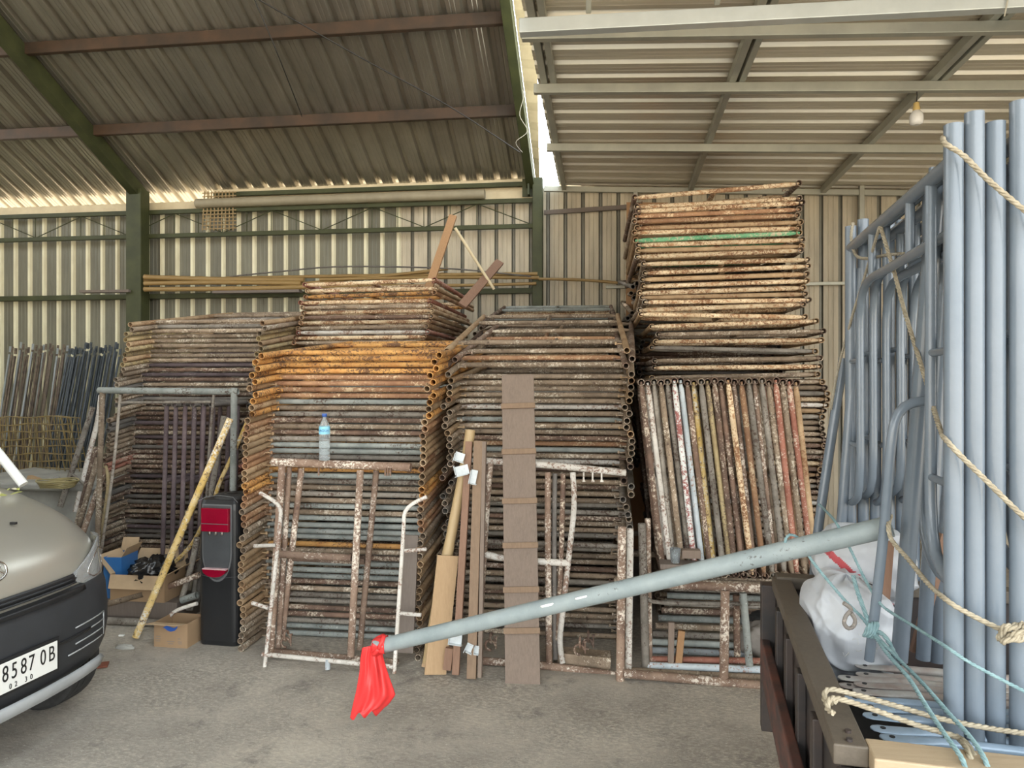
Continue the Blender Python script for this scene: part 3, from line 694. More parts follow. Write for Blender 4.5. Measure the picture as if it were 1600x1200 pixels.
# battens and boards beside it
def board(name, label, cat, Y0, k, top, bot, wd, tk, mat, twist=0):
    a = PL(*bot, Y0, k); b_ = PL(*top, Y0, k); y = (b_-a).normalized(); x = Vector((math.cos(twist), math.sin(twist), 0)); x = (x-y*x.dot(y)).normalized(); n = x.cross(y)
    o = MB().box((a+b_)/2, (wd, (b_-a).length, tk), Matrix((x, y, n)).transposed()).build(name, mat, bevel=.002)
    return tag(o, label, cat)
board('wooden_batten', 'thin pinkish wooden batten with nail marks, left of the thick reddish batten', 'batten', 4.18, .19, (733,690), (712,1054), .042, .03, M_batten)
board('wooden_batten', 'thick reddish wooden batten, widest of those beside the cleated plank', 'batten', 4.17, .20, (748,689), (737,1060), .055, .04, M_cleat)
board('wooden_batten', 'narrow pale batten touching the right side of the thick reddish batten', 'batten', 4.17, .20, (757,690), (750,1058), .024, .04, M_plank)
board('plywood_sheet', 'pale plywood offcut leaning below the bamboo post', 'plywood', 4.22, .16, (700,868), (680,1054), .135, .014, M_ply, .55)
board('wooden_batten', 'dark narrow batten in shade behind the pale plywood offcut', 'batten', 4.30, .16, (697,880), (664,1042), .04, .03, M_ply)
board('wooden_board', 'dark grey-brown board leaning behind the right white rail', 'board', 4.34, .12, (641,836), (633,1020), .105, .02, M_oldwood)
board('wooden_block', 'short drilled wooden block standing left of the pinkish batten foot', 'block', 4.22, .1, (703,1012), (699,1046), .05, .04, M_batten)
pts = [PL(735,672,4.26,.18), PL(728,720,4.26,.18), PL(712,800,4.26,.18), PL(700,862,4.26,.18), PL(682,950,4.26,.18), PL(668,1036,4.26,.18)]
q = smooth_pts(pts, .05); rr = [.032*(1.1 if i % 9 == 4 else 1) for i in range(len(q))]
tag(MB().path(q, rr, 14).build('bamboo_post', M_bamboo2), 'thick pale bamboo post leaning left of the reddish battens', 'bamboo post')
M_zinc = plain('folded_zinc', (.62,.66,.68), .5, .2, (.50,.54,.56), 20)
for (x, y, wd, ht, rz, lab) in ((718,714,.06,.055,.3,'white folded metal plate, upper left of those tied on the battens'), (722,735,.085,.06,-.25,'white folded metal plate, lower of those tied on the battens'), (740,745,.04,.085,.2,'small pale bluish metal clip on the thick batten'), (712,998,.075,.06,.1,'white cement-crusted plate low on the pinkish batten'), (733,1012,.04,.05,.4,'grey clip at the foot of the battens'), (745,1015,.025,.045,.1,'small zinc bracket at the foot of the thick batten')):
    c_ = PL(x, y, 4.16, .17 if y < 900 else .12); m = MB(); Mr = Matrix.Rotation(rz, 3, 'Y')
    m.box(c_, (wd, .004, ht), Mr); m.box(c_+Vector((-wd/2, -.012, 0)), (.004, .028, ht), Mr); m.box(c_+Vector((0, -.012, -ht/2)), (wd, .028, .004), Mr)
    m.tube(c_+Vector((.01,-.002,.01)), c_+Vector((.01,-.006,.01)), .006, seg=8)
    tag(m.build('metal_plate', M_zinc, bevel=.001), lab, 'metal plate')
# rusty couplers lying on bars
def coupler(c_, lab, mat=rust, s=1.0):
    m = MB(); c_ = Vector(c_)
    m.path([c_+Vector((.03*s*math.cos(a), 0, .03*s*math.sin(a))) for a in [i*.55 for i in range(10)]], .008*s, 6)
    m.path([c_+Vector((.005, .03*s*math.cos(a), .045*s+.03*s*math.sin(a))) for a in [i*.55 for i in range(10)]], .008*s, 6)
    m.tube(c_+Vector((.035*s, 0, -.02)), c_+Vector((.035*s, 0, .05*s)), .006, seg=6); m.box(c_+Vector((.035*s, 0, .05*s)), (.018, .018, .012))
    return tag(m.build('pipe_coupler', mat), lab, 'coupler')
for (x, y, lab) in ((905,1015,'rusty coupler on the floor bar right of the bent leg'), (918,1006,'rusty coupler above the floor bar, nearest the rust side frame'), (766,1008,'rusty coupler on the floor bar left of the plank'), (446,1004,'rusty coupler at the lower left of the bottle frame')):
    coupler(PL(x, y, 4.33, .1), lab)
board('grey_timber', 'cement-grey timber lying on the floor left of the rust side frame', 'timber', 4.50, 0, (872,1026), (954,1034), .09, .12, dusty)
# ------------------------------------------------------------ side frames under the slanted tubes
loose('scaffold', 'rust-red frame standing on its side before the slanted tubes, cement on its bars', 'scaffold frame', 4.30, .02, [
    ('end_bar', [(972,823),(969,1064)], .025, brownp), ('bottom_bar', [(975,1052),(1248,1076)], .026, brownp), ('top_bar', [(1010,912),(1250,922)], .026, brownp, .03), ('post', [(1133,922),(1131,1062)], .026, brownp, .01)])
loose('scaffold', 'whitish frame post standing right behind the rust-red end bar', 'scaffold frame', 4.40, .02, [
    ('end_bar', [(985,826),(982,1052)], .020, white), ('bottom_bar', [(985,1048),(1240,1062)], .02, dusty)])
loose('scaffold', 'grey frame on its side, its post between the rust bar and slanted tubes', 'scaffold frame', 4.44, .02, [
    ('end_bar', [(1003,818),(1009,1045)], .024, grey), ('bottom_bar', [(1010,1040),(1240,1048)], .022, lblue), ('thin_bar', [(1012,936),(1040,942),(1205,944)], .012, grey)])
loose('scaffold', 'brown frame post directly right of the grey post', 'scaffold frame', 4.50, .02, [('end_bar', [(1012,810),(1015,1036)], .018, brownp), ('bottom_bar', [(1016,1030),(1240,1034)], .02, red)])
loose('scaffold_tube', 'grey-blue tube standing upright right of the rust-red post', 'tube', 4.40, .02, [('tube', [(1161,926),(1171,1040)], .022, slate)])
loose('scaffold_tube', 'dark upright tube in shade beside the grey-blue tube', 'tube', 4.55, .02, [('tube', [(1150,930),(1152,1030)], .02, rust)])
board('wooden_piece', 'short grey wooden stake standing inside the side frame', 'stake', 4.45, 0, (1049,972), (1048,1037), .035, .03, M_plank)
board('wooden_piece', 'small reddish wooden wedge inside the side frame', 'wedge', 4.46, 0, (1065,985), (1060,1036), .04, .03, M_plankO)
for i in range(9):
    z = .03+.045*i*.8; Y = 4.72+.05*i; A = PY(1010, 1000, Y); B = PY(1236, 1000, Y)
    tag(MB().tube((A.x+.02*i, Y, z), (B.x+.1, Y+.01, z), RL, .017, 10).build('scaffold_tube', [lblue, slate, grey, dusty, slate, rust, grey, slate, grey][i]),
        '%s tube lying crosswise in the shade behind the side frame, %s' % (['pale blue','slate','grey','dusty','slate','rusty','grey','slate','grey'][i], ['lowest','second from the floor','third from the floor','fourth from the floor','fifth from the floor','sixth from the floor','seventh from the floor','eighth from the floor','highest'][i]), 'tube', 'tubes lying under the slanted frames')
for i, Y in enumerate((4.62, 5.3, 6.0)):
    A = PY(1004, 900, Y); tag(MB().tube((.05, Y, .505), (1.45, Y, .505), RL, .017, 12).build('support_tube', dusty), ['front','middle','rear'][i]+' cross tube carrying the on-edge frames', 'tube')
    for x_ in (.10, 1.40):
        tag(MB().tube((x_, Y+.045, 0), (x_, Y+.045, .49), RL, .017, 10).build('support_post', dusty), '%s %s post under the on-edge frames' % (['front','middle','rear'][i], 'left' if x_ < 1 else 'right'), 'post')
# grey cement bag in shade
def blob(name, c_, r, mat, label, cat, amp=.12, seed=0, fr=3.0, flat=0, nu=36, nv=22, parent=None, fold=.0):
    c_ = Vector(c_); m = MB()
    def fn(u, v):
        a = u*2*math.pi; b_ = (v-.5)*math.pi
        d = Vector((math.cos(b_)*math.cos(a), math.cos(b_)*math.sin(a), math.sin(b_)))
        k = 1+amp*noise.noise(d*fr*.6+Vector((seed, 0, 0)))+amp*.5*noise.noise(d*fr*1.7+Vector((0, seed, 0)))
        k += fold*abs(noise.noise(Vector((a*2.2, b_*1.0+seed, seed))))
        p = Vector((d.x*r[0], d.y*r[1], d.z*r[2]))*k
        if flat and p.z < -flat: p.z = -flat
        return c_+p
    m.grid(fn, nu, nv); o = m.build(name, mat, parent)
    return tag(o, label, cat) if label else o
M_sackg = plain('dusty_sack', (.34,.31,.28), .8, 0, (.24,.22,.20), 8, .3, 40)
blob('cement_sack', PY(1200, 1002, 4.75), (.17,.14,.12), M_sackg, 'crumpled grey sack in the shade right of the upright tube', 'sack', .25, 4, 3)
blob('cement_sack', PY(1198, 975, 4.85), (.13,.12,.08), M_dark, 'dark sack end lying on the crumpled grey sack', 'sack', .2, 9, 3)
# drinking glass and small block on the pole side
c_ = PL(1055, 879, 4.42, 0); 
tag(MB().lathe([(0,0),(.026,0),(.032,.085),(.030,.085),(.025,.006),(0,.006)], c_, 20).build('drinking_glass', M_clear), 'small empty clear glass beside the slanted tubes', 'glass')
tag(MB().box(c_+Vector((.095,.03,.05)), (.11,.06,.05)).build('wooden_block', M_plank, bevel=.003), 'small wooden block right of the clear glass', 'block')
tag(MB().box(c_+Vector((.06,.03,-.02)), (.30,.12,.03)).build('wooden_shelf', M_oldwood, bevel=.003), 'short board under the clear glass', 'board')

# ------------------------------------------------------------ left corner
loose('scaffold', 'dark grey frame standing before the left rear pile, thick top bar', 'scaffold frame', 5.0, 0, [
    ('top_bar', [(154,610),(372,612)], .024, slate), ('leg', [(366,606),(362,930)], .024, slate), ('inner_rod', [(188,617),(176,740),(152,900)], .011, grey),
    ('inner_bar', [(188,629),(330,628)], .010, grey), ('inner_rod', [(334,617),(326,720),(318,900)], .011, grey), ('leg', [(160,612),(150,930)], .02, dusty)])
for (nm, lab, cat, Y0, k, pts, r, mt) in (
    ('pole', 'yellow paint-flecked pole leaning left of the water dispenser', 'pole', 4.52, .20, [(360,654),(212,998)], .024, yellow),
    ('pole', 'thin yellow bent pole behind the water dispenser', 'pole', 5.0, .05, [(386,660),(364,710),(345,750),(330,790),(300,850),(262,888)], .015, yellow),
    ('pole', 'grey-brown pole standing just left of the thin yellow pole', 'pole', 5.1, .05, [(350,650),(330,770),(300,945)], .022, grey),
    ('pole', 'lower dark pole beside the open cardboard box', 'pole', 5.05, .05, [(322,800),(310,940)], .020, darkp),
    ('pole', 'pale cement-crusted pole leaning far left above the car bonnet', 'pole', 5.3, .25, [(158,618),(152,660),(139,712),(118,800)], .021, white),
    ('pole', 'grey pole leaning left of the pale cement-crusted pole', 'pole', 5.25, .25, [(145,636),(94,792)], .022, grey),
    ('pole', 'short strut joining the leaning grey pole to the brown bundle', 'pole', 5.25, .25, [(113,741),(137,761)], .012, grey),
    ('pole', 'rust-brown pole with rounded top in the bundle beside the car', 'pole', 5.0, .2, [(150,698),(145,720),(118,830)], .022, rust),
    ('pole', 'grey middle pole of the bundle beside the car', 'pole', 4.95, .2, [(153,715),(119,838)], .020, dusty),
    ('pole', 'speckled right-hand pole of the bundle beside the car', 'pole', 4.9, .2, [(165,732),(124,848)], .021, brownp),
    ('pole', 'thin pale curved pole right of the brown bundle', 'pole', 4.95, .15, [(165,728),(169,755),(161,815),(151,868)], .012, ygrey),
    ('tube', 'brown tube sloping on the floor left of the yellow pole foot', 'tube', 4.85, 0, [(160,945),(225,928)], .024, dusty),
    ('tube', 'brown tube sloping up under the open box', 'tube', 4.9, 0, [(222,932),(312,898)], .022, brownp),
    ('tube', 'grey tube along the floor below the open box', 'tube', 4.98, 0, [(150,952),(300,950)], .022, grey),
    ('tube', 'grey tube nearest the floor left of the yellow pole', 'tube', 4.80, 0, [(150,972),(290,982)], .026, grey),
    ('tube', 'short upright tube stub above the small carton', 'tube', 4.92, 0, [(258,925),(254,978)], .013, dusty),
    ('tube', 'tiny upright stub behind the sloping brown tube', 'tube', 4.95, 0, [(220,930),(219,946)], .014, grey),
    ('tube', 'pale bent pipe end resting on the small carton', 'tube', 4.62, 0, [(248,992),(258,972),(270,958),(285,950),(308,943)], .013, white),
    ('tube', 'grey connector tube beside the dispenser base', 'tube', 4.88, 0, [(284,938),(308,930)], .026, slate),
    ('tube', 'slanting grey tube rising left of the dispenser', 'tube', 4.95, 0, [(283,940),(300,880),(308,840)], .021, grey)):
    P_ = [PL(x, y, Y0, k) for x, y in pts]
    for p in P_: p.z = max(p.z, r)
    m = MB()
    if len(P_) == 2: m.tube(P_[0], P_[1], r, r*.78, 14)
    else: m.path(smooth_pts(P_, .04), r, 12)
    tag(m.build(nm, mt), lab, cat)
# cardboard boxes
def open_box(c_, wd, dp, ht, rz, label, flaps, mat=M_card, name='cardboard_box'):
    t = thing(name, label, 'box', c_, (0, 0, rz)); M = Matrix.Rotation(rz, 3, 'Z'); c_ = Vector(c_); m = MB(); k = .005
    def bx(c, d, rot=Matrix.Identity(3)): m.box(c_+M @ Vector(c), d, M @ rot)
    bx((0,0,k), (wd,dp,k)); bx((0,-dp/2,ht/2), (wd,k,ht)); bx((0,dp/2,ht/2), (wd,k,ht)); bx((-wd/2,0,ht/2), (k,dp,ht)); bx((wd/2,0,ht/2), (k,dp,ht))
    m.build('box_body', mat, t)
    for (side, ang, ln) in flaps:
        m = MB(); a = R(ang)
        if side == 'F': o = Vector((0,-dp/2,ht)); d = Vector((0,-math.cos(a),math.sin(a))); u = Vector((1,0,0)); W_ = wd
        if side == 'B': o = Vector((0,dp/2,ht)); d = Vector((0,math.cos(a),math.sin(a))); u = Vector((1,0,0)); W_ = wd
        if side == 'L': o = Vector((-wd/2,0,ht)); d = Vector((-math.cos(a),0,math.sin(a))); u = Vector((0,1,0)); W_ = dp
        if side == 'R': o = Vector((wd/2,0,ht)); d = Vector((math.cos(a),0,math.sin(a))); u = Vector((0,1,0)); W_ = dp
        q = [o-u*W_/2, o+u*W_/2, o+u*W_/2*.97+d*ln, o-u*W_/2*.97+d*ln]
        m.add([c_+M @ p for p in q], [(0,1,2,3)]); m.build('flap', M_cardin, t, solid=.004)
    return t
c0 = P(232, 946, 5.36); c0.z = .16
open_box(c0, .42, .26, .19, .0, 'open cardboard box with black plastic bag inside, behind the yellow pole', [('F', -70, .10), ('B', 55, .14), ('L', 50, .17), ('R', 28, .17)])
M_bag = plain('black_bag', (.012,.012,.013), .22, 0, None, 6, .6, 25)
blob('plastic_bag', c0+Vector((.05,-.02,.19)), (.15,.12,.10), M_bag, 'crumpled black plastic bag bulging out of the open cardboard box', 'bag', .5, 2, 5)
M_bluebox = plain('blue_printed_card', (.02,.13,.38), .5, 0, (.03,.16,.42), 5)
c1 = P(189, 930, 5.42); c1.z = .16
t_ = open_box(c1, .13, .22, .30, .1, 'blue printed carton standing left of the open box', [('R', 60, .08), ('B', 70, .10)], M_bluebox, 'blue_carton')
tag(MB().box((c1.x+.12, c1.y, .08), (.85, .3, .16)).build('timber_pallet', M_oldwood, bevel=.004), 'low dark timber under the open box and blue carton', 'pallet')
c2 = P(281, 998, 4.87); c2.z = 0
t_ = open_box(c2, .235, .20, .16, -.02, 'small brown carton with a blue wave mark on the floor beside the dispenser', [('F', 12, .10)])
M_logo = plain('blue_logo_print', (.03,.12,.50), .6)
wv = [(-.055,.004),(-.03,.018),(.0,.012),(.02,.006),(.035,.010),(.05,.022),(.045,.004),(.03,-.012),(.0,-.020),(-.025,-.012),(-.04,0)]
MB().prism([c2+Vector((x_, -.1035, .125+z_)) for x_, z_ in wv], (0, -.001, 0)).build('printed_mark', M_logo, t_)
M_grp = plain('faint_grey_print', (.30,.24,.19), .8)
m = MB()
for (x_, z_, w__) in ((-.09,.07,.03),(-.09,.055,.035),(-.09,.04,.03),(.0,.04,.05),(.0,.025,.035),(.08,.04,.06),(.08,.028,.05),(.06,.06,.02)): m.box(c2+Vector((x_, -.1035, z_)), (w__, .0012, .006))
m.build('printed_lines', M_grp, t_)

# water dispenser
dl = P(306, 1006, 4.80); dr = P(374, 1010, 4.80); dc = (dl+dr)/2; dc.z = 0; DW = .29; DD = .30
ax = Vector((1, -.05, 0)).normalized(); ay = Vector((.05, 1, 0)).normalized(); MD = Matrix((ax, ay, Vector((0,0,1)))).transposed()
dt = thing('water_dispenser', 'tall black floor-standing water dispenser with dark red front panel', 'water dispenser', dc, (0,0,0))
def dloc(x_, y_, z_): return dc+MD @ Vector((x_, y_, z_))
def rrect(w_, d_, r_, n=5):
    o = []
    for cx, cy, a0 in ((w_/2-r_, d_/2-r_, 0), (-w_/2+r_, d_/2-r_, 90), (-w_/2+r_, -d_/2+r_, 180), (w_/2-r_, -d_/2+r_, 270)):
        for i in range(n+1):
            a = R(a0+90*i/n); o.append((cx+r_*math.cos(a), cy+r_*math.sin(a)))
    return o
m = MB(); rs = []
for z, s in ((.0,.97),(.03,1),(.5,1),(.90,1),(.94,.98),(.965,.90)):
    rs.append([dloc(x_*s, y_*s+DD/2, z) for x_, y_ in rrect(DW, DD, .045)])
m.rings(rs, smooth=False); m.build('cabinet', M_black, dt, bevel=.004)
M_redp = plain('dark_red_gloss', (.24,.004,.022), .12); M_recess = plain('grey_glass_recess', (.075,.08,.085), .12); M_trim = plain('clear_trim', (.14,.145,.15), .15); M_chrome = plain('chrome', (.8,.8,.8), .12, 1)
def ushape(w_, z0, z1, n=14):
    pts = [(w_/2, z1), (-w_/2, z1)]
    hb = (z1-z0)*.38
    for i in range(n+1):
        a = math.pi+math.pi*i/n; pts.append((w_/2*math.cos(a), z0+hb+hb*math.sin(a)))
    return pts
MB().prism([dloc(x_, .0, z_) for x_, z_ in ushape(.215, .425, .94)], MD @ Vector((0, -.008, 0))).build('window_trim', M_trim, dt, bevel=.002)
MB().prism([dloc(x_, -.008, z_) for x_, z_ in ushape(.195, .44, .93)], MD @ Vector((0, -.004, 0))).build('recess_panel', M_recess, dt)
MB().box(dloc(0, -.022, .84), (.198, .028, .155), MD).build('front_panel', M_redp, dt, bevel=.004)
MB().box(dloc(0, -.037, .815), (.198, .002, .004), MD).build('panel_line', M_trim, dt)
for s in (-.045, .0, .045):
    m = MB(); m.tube(dloc(s, -.02, .765), dloc(s, -.02, .742), .010, seg=10); m.tube(dloc(s, -.012, .750), dloc(s, -.03, .745), .006, seg=8)
    m.build('tap', M_chrome, dt)
hp = [dloc(.085*math.cos(a), -.014, .515+.05*math.sin(a)) for a in [math.pi+math.pi*i/12 for i in range(13)]]
MB().prism(hp, MD @ Vector((0, -.03, 0))).build('drip_tray', M_redp, dt)
MB().box(dloc(0, -.028, .517), (.17, .032, .006), MD).build('tray_grid', plain('pink_white_tray', (.75,.5,.52), .3), dt)
MB().lathe([(0,.99),(.10,.99),(.115,.982),(.12,.96)], dloc(.02, DD/2, 0), 28).build('lid', M_dark, dt)
MB().lathe([(0,.998),(.03,.998),(.045,.99)], dloc(.02, DD/2-.02, 0), 20).build('lid_knob', M_black, dt)
m = MB(); m.path([dloc(-.146, -.001, .955), dloc(-.09, .02, .985), dloc(0, .02, .995), dloc(.1, .02, .985), dloc(.146, -.001, .955)], .003, 6)
m.path([dloc(-.146, 0, .47), dloc(-.05, -.012, .458), dloc(.05, -.012, .455), dloc(.146, 0, .467)], .0012, 5); m.build('tape_strap', M_trim, dt)

# cross braces leaning at the far left
M_rodb = plain('rust_brown_rod', (.17,.13,.09), .7, 0, (.08,.06,.05), 12); M_rodd = plain('dark_blue_rod', (.07,.085,.10), .55, 0, (.04,.05,.06), 12); M_rodg = plain('pale_grey_rod', (.34,.37,.38), .5)
rq = random.Random(11)
def rod(i, n, x0, x1, dxb, mat, label, grp, Y=7.6):
    px_ = x0+(x1-x0)*i/(n-1)+rq.uniform(-2, 2); yt = 545+rq.uniform(-6, 6); Yt = Y+rq.uniform(-.08, .08)
    A = PY(px_, yt, Yt+.25); B = PY(px_+dxb+rq.uniform(-6, 6), 800, Yt-.35); B.z = .015
    m = MB(); m.tube(A.lerp(B, .03), B, .0115, seg=8); d = (A-B).normalized(); x_ = Vector((1,0,0))
    m.box(A, (.026, .006, .07), Matrix.Rotation(.1, 3, 'Y')); m.tube(A+Vector((0,-.004,.01)), A+Vector((0,-.01,.01)), .007, seg=8)
    tag(m.build('cross_brace', mat), label, 'brace rod', grp)
for i in range(26): rod(i, 26, 16, 106, -42, M_rodb if i % 5 else M_rodg, 'thin brown brace rod leaning on the far left wall' if i % 5 else 'thin greyish brace rod among the brown ones at far left', 'brown brace rods' if i % 5 else 'greyish brace rods')
for i in range(28): rod(i, 28, 108, 188, -55, M_rodd, 'thin dark blue-grey brace rod leaning left of the rear pile', 'dark blue-grey brace rods', 7.55)
# wire mesh cage
M_wire = plain('ochre_wire', (.34,.25,.10), .6, 0, (.20,.15,.07), 10)
for s_, (dx_, dY, lab) in enumerate(((0, 0, 'front sheet of bent ochre wire mesh at far left'), (6, .25, 'rear sheet of bent ochre wire mesh behind the front one'))):
    m = MB()
    def wp(u, v):
        x_ = -40+dx_+u*(150+8*s_); yb = 655-4*math.sin(u*2.2)+v*92
        return PY(x_+18*v*(u-.2), yb, 6.35+dY+.22*math.sin(u*5)+.1*v)
    for i in range(24): m.path([wp(i/23+.012*math.sin(i*2.3+k*.8), k/6) for k in range(7)], .0045, 5)
    for j in range(9): m.path([wp(k/14, j/8+.015*math.sin(j*3+k)) for k in range(15)], .0045, 5)
    tag(m.build('wire_mesh', M_wire), lab, 'wire mesh')
# low concrete counter with its things
M_conc = plain('pale_concrete', (.42,.42,.39), .85, 0, (.30,.30,.28), 5, .3, 30)
k1 = P(-60, 760, 6.3); k2 = P(132, 760, 6.0)
struct(MB().box(((k1.x+k2.x)/2, 6.0, .42), (k2.x-k1.x, .9, .84)).build('trim_18', M_conc, bevel=.01))
struct(MB().box(((k1.x+k2.x)/2, 5.98, .865), (k2.x-k1.x+.08, 1.0, .06)).build('trim_19', M_conc, bevel=.015))
cc = P(90, 752, 5.85); cc.z = .90
m = MB()
for j in range(5): m.path([cc+Vector(((.13+.008*j)*math.cos(a), (.10+.006*j)*math.sin(a), .012*j+.004*math.sin(a*3+j))) for a in [i*2*math.pi/26 for i in range(26)]], .006, 6, closed=True)
tag(m.build('rope_coil', plain('yellowish_hose', (.38,.32,.15), .6)), 'coil of yellowish rope on the concrete counter behind the car', 'rope coil')
board('wooden_block', 'flat wood offcut on the counter left of the rope coil', 'block', 5.72, 0, (44,751), (66,759), .10, .05, M_ply)
for i, (x_, y_, s_) in enumerate(((78,770,.022),(88,768,.03),(98,767,.02))):
    sp_ = PY(x_, y_, 5.58); sp_.z = .895+s_*.6
    blob('stone', sp_, (s_, s_, s_), M_conc, '%s pale stone on the counter edge behind the car' % ['left','large middle','right'][i], 'stone', .4, i, 3, nu=12, nv=8)
# ------------------------------------------------------------ silver van, front corner in view
M_paint = plain('silver_beige_paint', (.50,.48,.42), .28, .5, (.48,.46,.40), 2, rnd=False); M_bump = plain('charcoal_bumper', (.038,.041,.046), .5); M_glass = plain('dark_windscreen', (.03,.045,.045), .05)
M_white = plain('plate_white', (.82,.83,.80), .4, 0, (.80,.81,.78)); M_char = plain('plate_black', (.015,.015,.015), .5); M_lip = plain('grey_lip', (.42,.44,.45), .5)
m_, t, b = base_mat('lamp_lens'); M_lens = m_; b.inputs['Base Color'].default_value = (.9,.92,.93,1); b.inputs['Roughness'].default_value = .04; b.inputs['Transmission Weight'].default_value = .8; b.inputs['IOR'].default_value = 1.3
M_refl = plain('lamp_reflector', (.75,.77,.78), .18, .9)
VO = (-2.265, 3.26); vd = Vector((.215, .9766)).normalized(); vn = Vector((vd.y, -vd.x))
def V(f, s, z): return CW(VO[0]+f*vn.x+s*vd.x, VO[1]+f*vn.y+s*vd.y, z)
van = thing('car', 'silver van with charcoal bumper and white number plate at the left edge', 'car', V(-1.5, 0, 0), (0,0,0))
def outline(z, th, Fz, Wz, D=.33):
    Wz -= .025
    """th 0 = centre, 90 = corner side, beyond 90 goes back along the flank"""
    sg = 1 if th >= 0 else -1; a = abs(th)
    if a <= 90:
        c_, s_ = math.cos(R(a)), math.sin(R(a)); return V(Fz-D*(1-c_**.75), sg*Wz*s_**.85, z)
    return V(Fz-D-(a-90)*.045, sg*Wz, z)
THS = [-150,-130,-110,-90,-84,-76,-66,-55,-44,-33,-22,-11,0,11,22,33,44,55,62,68,74,79,84,88,90,100,110,120,130,140,150]
def loft(levels, name, mat, ths=THS, D=.33, off=0, solid=0, parent=van):
    m = MB(); n = len(levels)-1; k = len(ths)-1
    vs = [outline(z, th, Fz+off, Wz+off, D) for z, Fz, Wz in levels for th in ths]; q = len(ths)
    fs = [(i*q+j, i*q+j+1, (i+1)*q+j+1, (i+1)*q+j) for i in range(n) for j in range(k)]
    m.add(vs, fs, True); return m.build(name, mat, parent, solid=solid)
loft([(.70,-.04,.825),(.76,-.035,.83),(.80,-.05,.83),(.85,-.075,.828),(.90,-.11,.822),(.95,-.16,.812),(1.0,-.225,.798),(1.05,-.31,.78),(1.09,-.395,.762),(1.125,-.48,.745),(1.155,-.57,.725),(1.17,-.63,.715)], 'bonnet', M_paint)
loft([(.27,-.05,.79),(.30,-.02,.81),(.36,.0,.825),(.45,.012,.833),(.55,.012,.835),(.66,.0,.833),(.71,-.02,.83),(.72,-.05,.82)], 'bumper', M_bump, [x_ for x_ in THS if abs(x_) <= 110])
loft([(1.17,-.63,.715),(1.185,-.66,.70),(1.2,-.72,.69)], 'cowl', M_black, [x_ for x_ in THS if abs(x_) <= 88])
loft([(1.18,-.66,.69),(1.45,-.87,.65),(1.75,-1.10,.60),(1.86,-1.3,.55)], 'windscreen', M_glass, [x_ for x_ in THS if abs(x_) <= 74])
loft([(.35,-.5,.82),(.75,-.3,.83),(1.17,-.64,.72)], 'front_wing', M_paint, [x_ for x_ in THS if x_ >= 90], D=.42)
loft([(.35,-.5,.82),(.75,-.3,.83),(1.17,-.64,.72)], 'front_wing', M_paint, [x_ for x_ in THS if x_ <= -90], D=.42)
m = MB()
vs = []
for (f, s, z) in ((-.9,.72,1.17),(-3.6,.78,1.17),(-3.6,.62,1.86),(-1.35,.60,1.86)): vs.append(V(f, s, z))
for (f, s, z) in ((-.9,-.72,1.17),(-3.6,-.78,1.17),(-3.6,-.62,1.86),(-1.35,-.60,1.86)): vs.append(V(f, s, z))
m.add(vs, [(0,1,2,3),(4,7,6,5),(3,2,6,7),(1,5,6,2)]); vs = [V(-2.9,.83,.35),V(-3.6,.83,.35),V(-3.6,.80,1.17),V(-.9,.78,1.17),V(-2.9,-.83,.35),V(-3.6,-.83,.35),V(-3.6,-.80,1.17),V(-.9,-.78,1.17)]
m.add(vs, [(1,2,6,5),(0,1,2,3),(4,7,6,5)]); m.build('cabin', M_paint, van, solid=.01)
m = MB(); m.path([V(-.66,.70,1.175), V(-.90,.665,1.46), V(-1.13,.62,1.76), V(-1.3,.58,1.86)], .026, 10); m.build('windscreen_pillar', M_white, van)
m = MB(); m.path([V(-.66,-.70,1.175), V(-.90,-.665,1.46), V(-1.13,-.62,1.76), V(-1.3,-.58,1.86)], .026, 10); m.build('windscreen_pillar', M_white, van)
m = MB(); m.path([V(-.68,.1,1.20), V(-.72,.3,1.225), V(-.74,.6,1.24)], .008, 6); m.build('wiper', M_black, van)
m = MB(); m.box(V(-.30,.30,1.052), (.03,.015,.012)); m.build('washer_nozzle', M_black, van)
# grille slots under the bonnet edge
loft([(.735,-.02,.80),(.745,-.014,.80),(.775,-.018,.80),(.785,-.03,.80)], 'grille', M_black, [-28,-20,-10,0,10,20,28], off=.006)
for z in (.742, .762):
    loft([(z,-.012,.80),(z+.008,-.012,.80)], 'grille_slat', M_lip if False else M_bump, [-28,-20,-10,0,10,20,27], off=.012, solid=.006)
loft([(.690,-.004,.81),(.715,-.012,.81)], 'grille_slot', M_black, [-34,-20,-10,0,10,20,30,33], off=.010, solid=.004)
# lower intake lines and lip
for k, z in enumerate((.40, .44, .48, .52)):
    loft([(z,.010,.833),(z+.006,.011,.833)], 'intake_line', M_lip, [24,30,36,42,48] if k else [20,28,36,42,46], off=.004, solid=.004)
loft([(.40,.010,.833),(.46,.011,.833),(.526,.010,.833)], 'intake_edge', M_lip, [48,49], off=.004, solid=.004)
loft([(.475,.012,.834),(.49,.013,.834)], 'intake_slot', M_black, [-10,0,10,20,28,34], off=.004, solid=.004)
loft([(.235,-.03,.80),(.25,.0,.82),(.29,.012,.83),(.305,.0,.82)], 'lip_spoiler', M_lip, [-42,-30,-20,-10,0,10,20,30,40,46], off=.008, solid=.01)
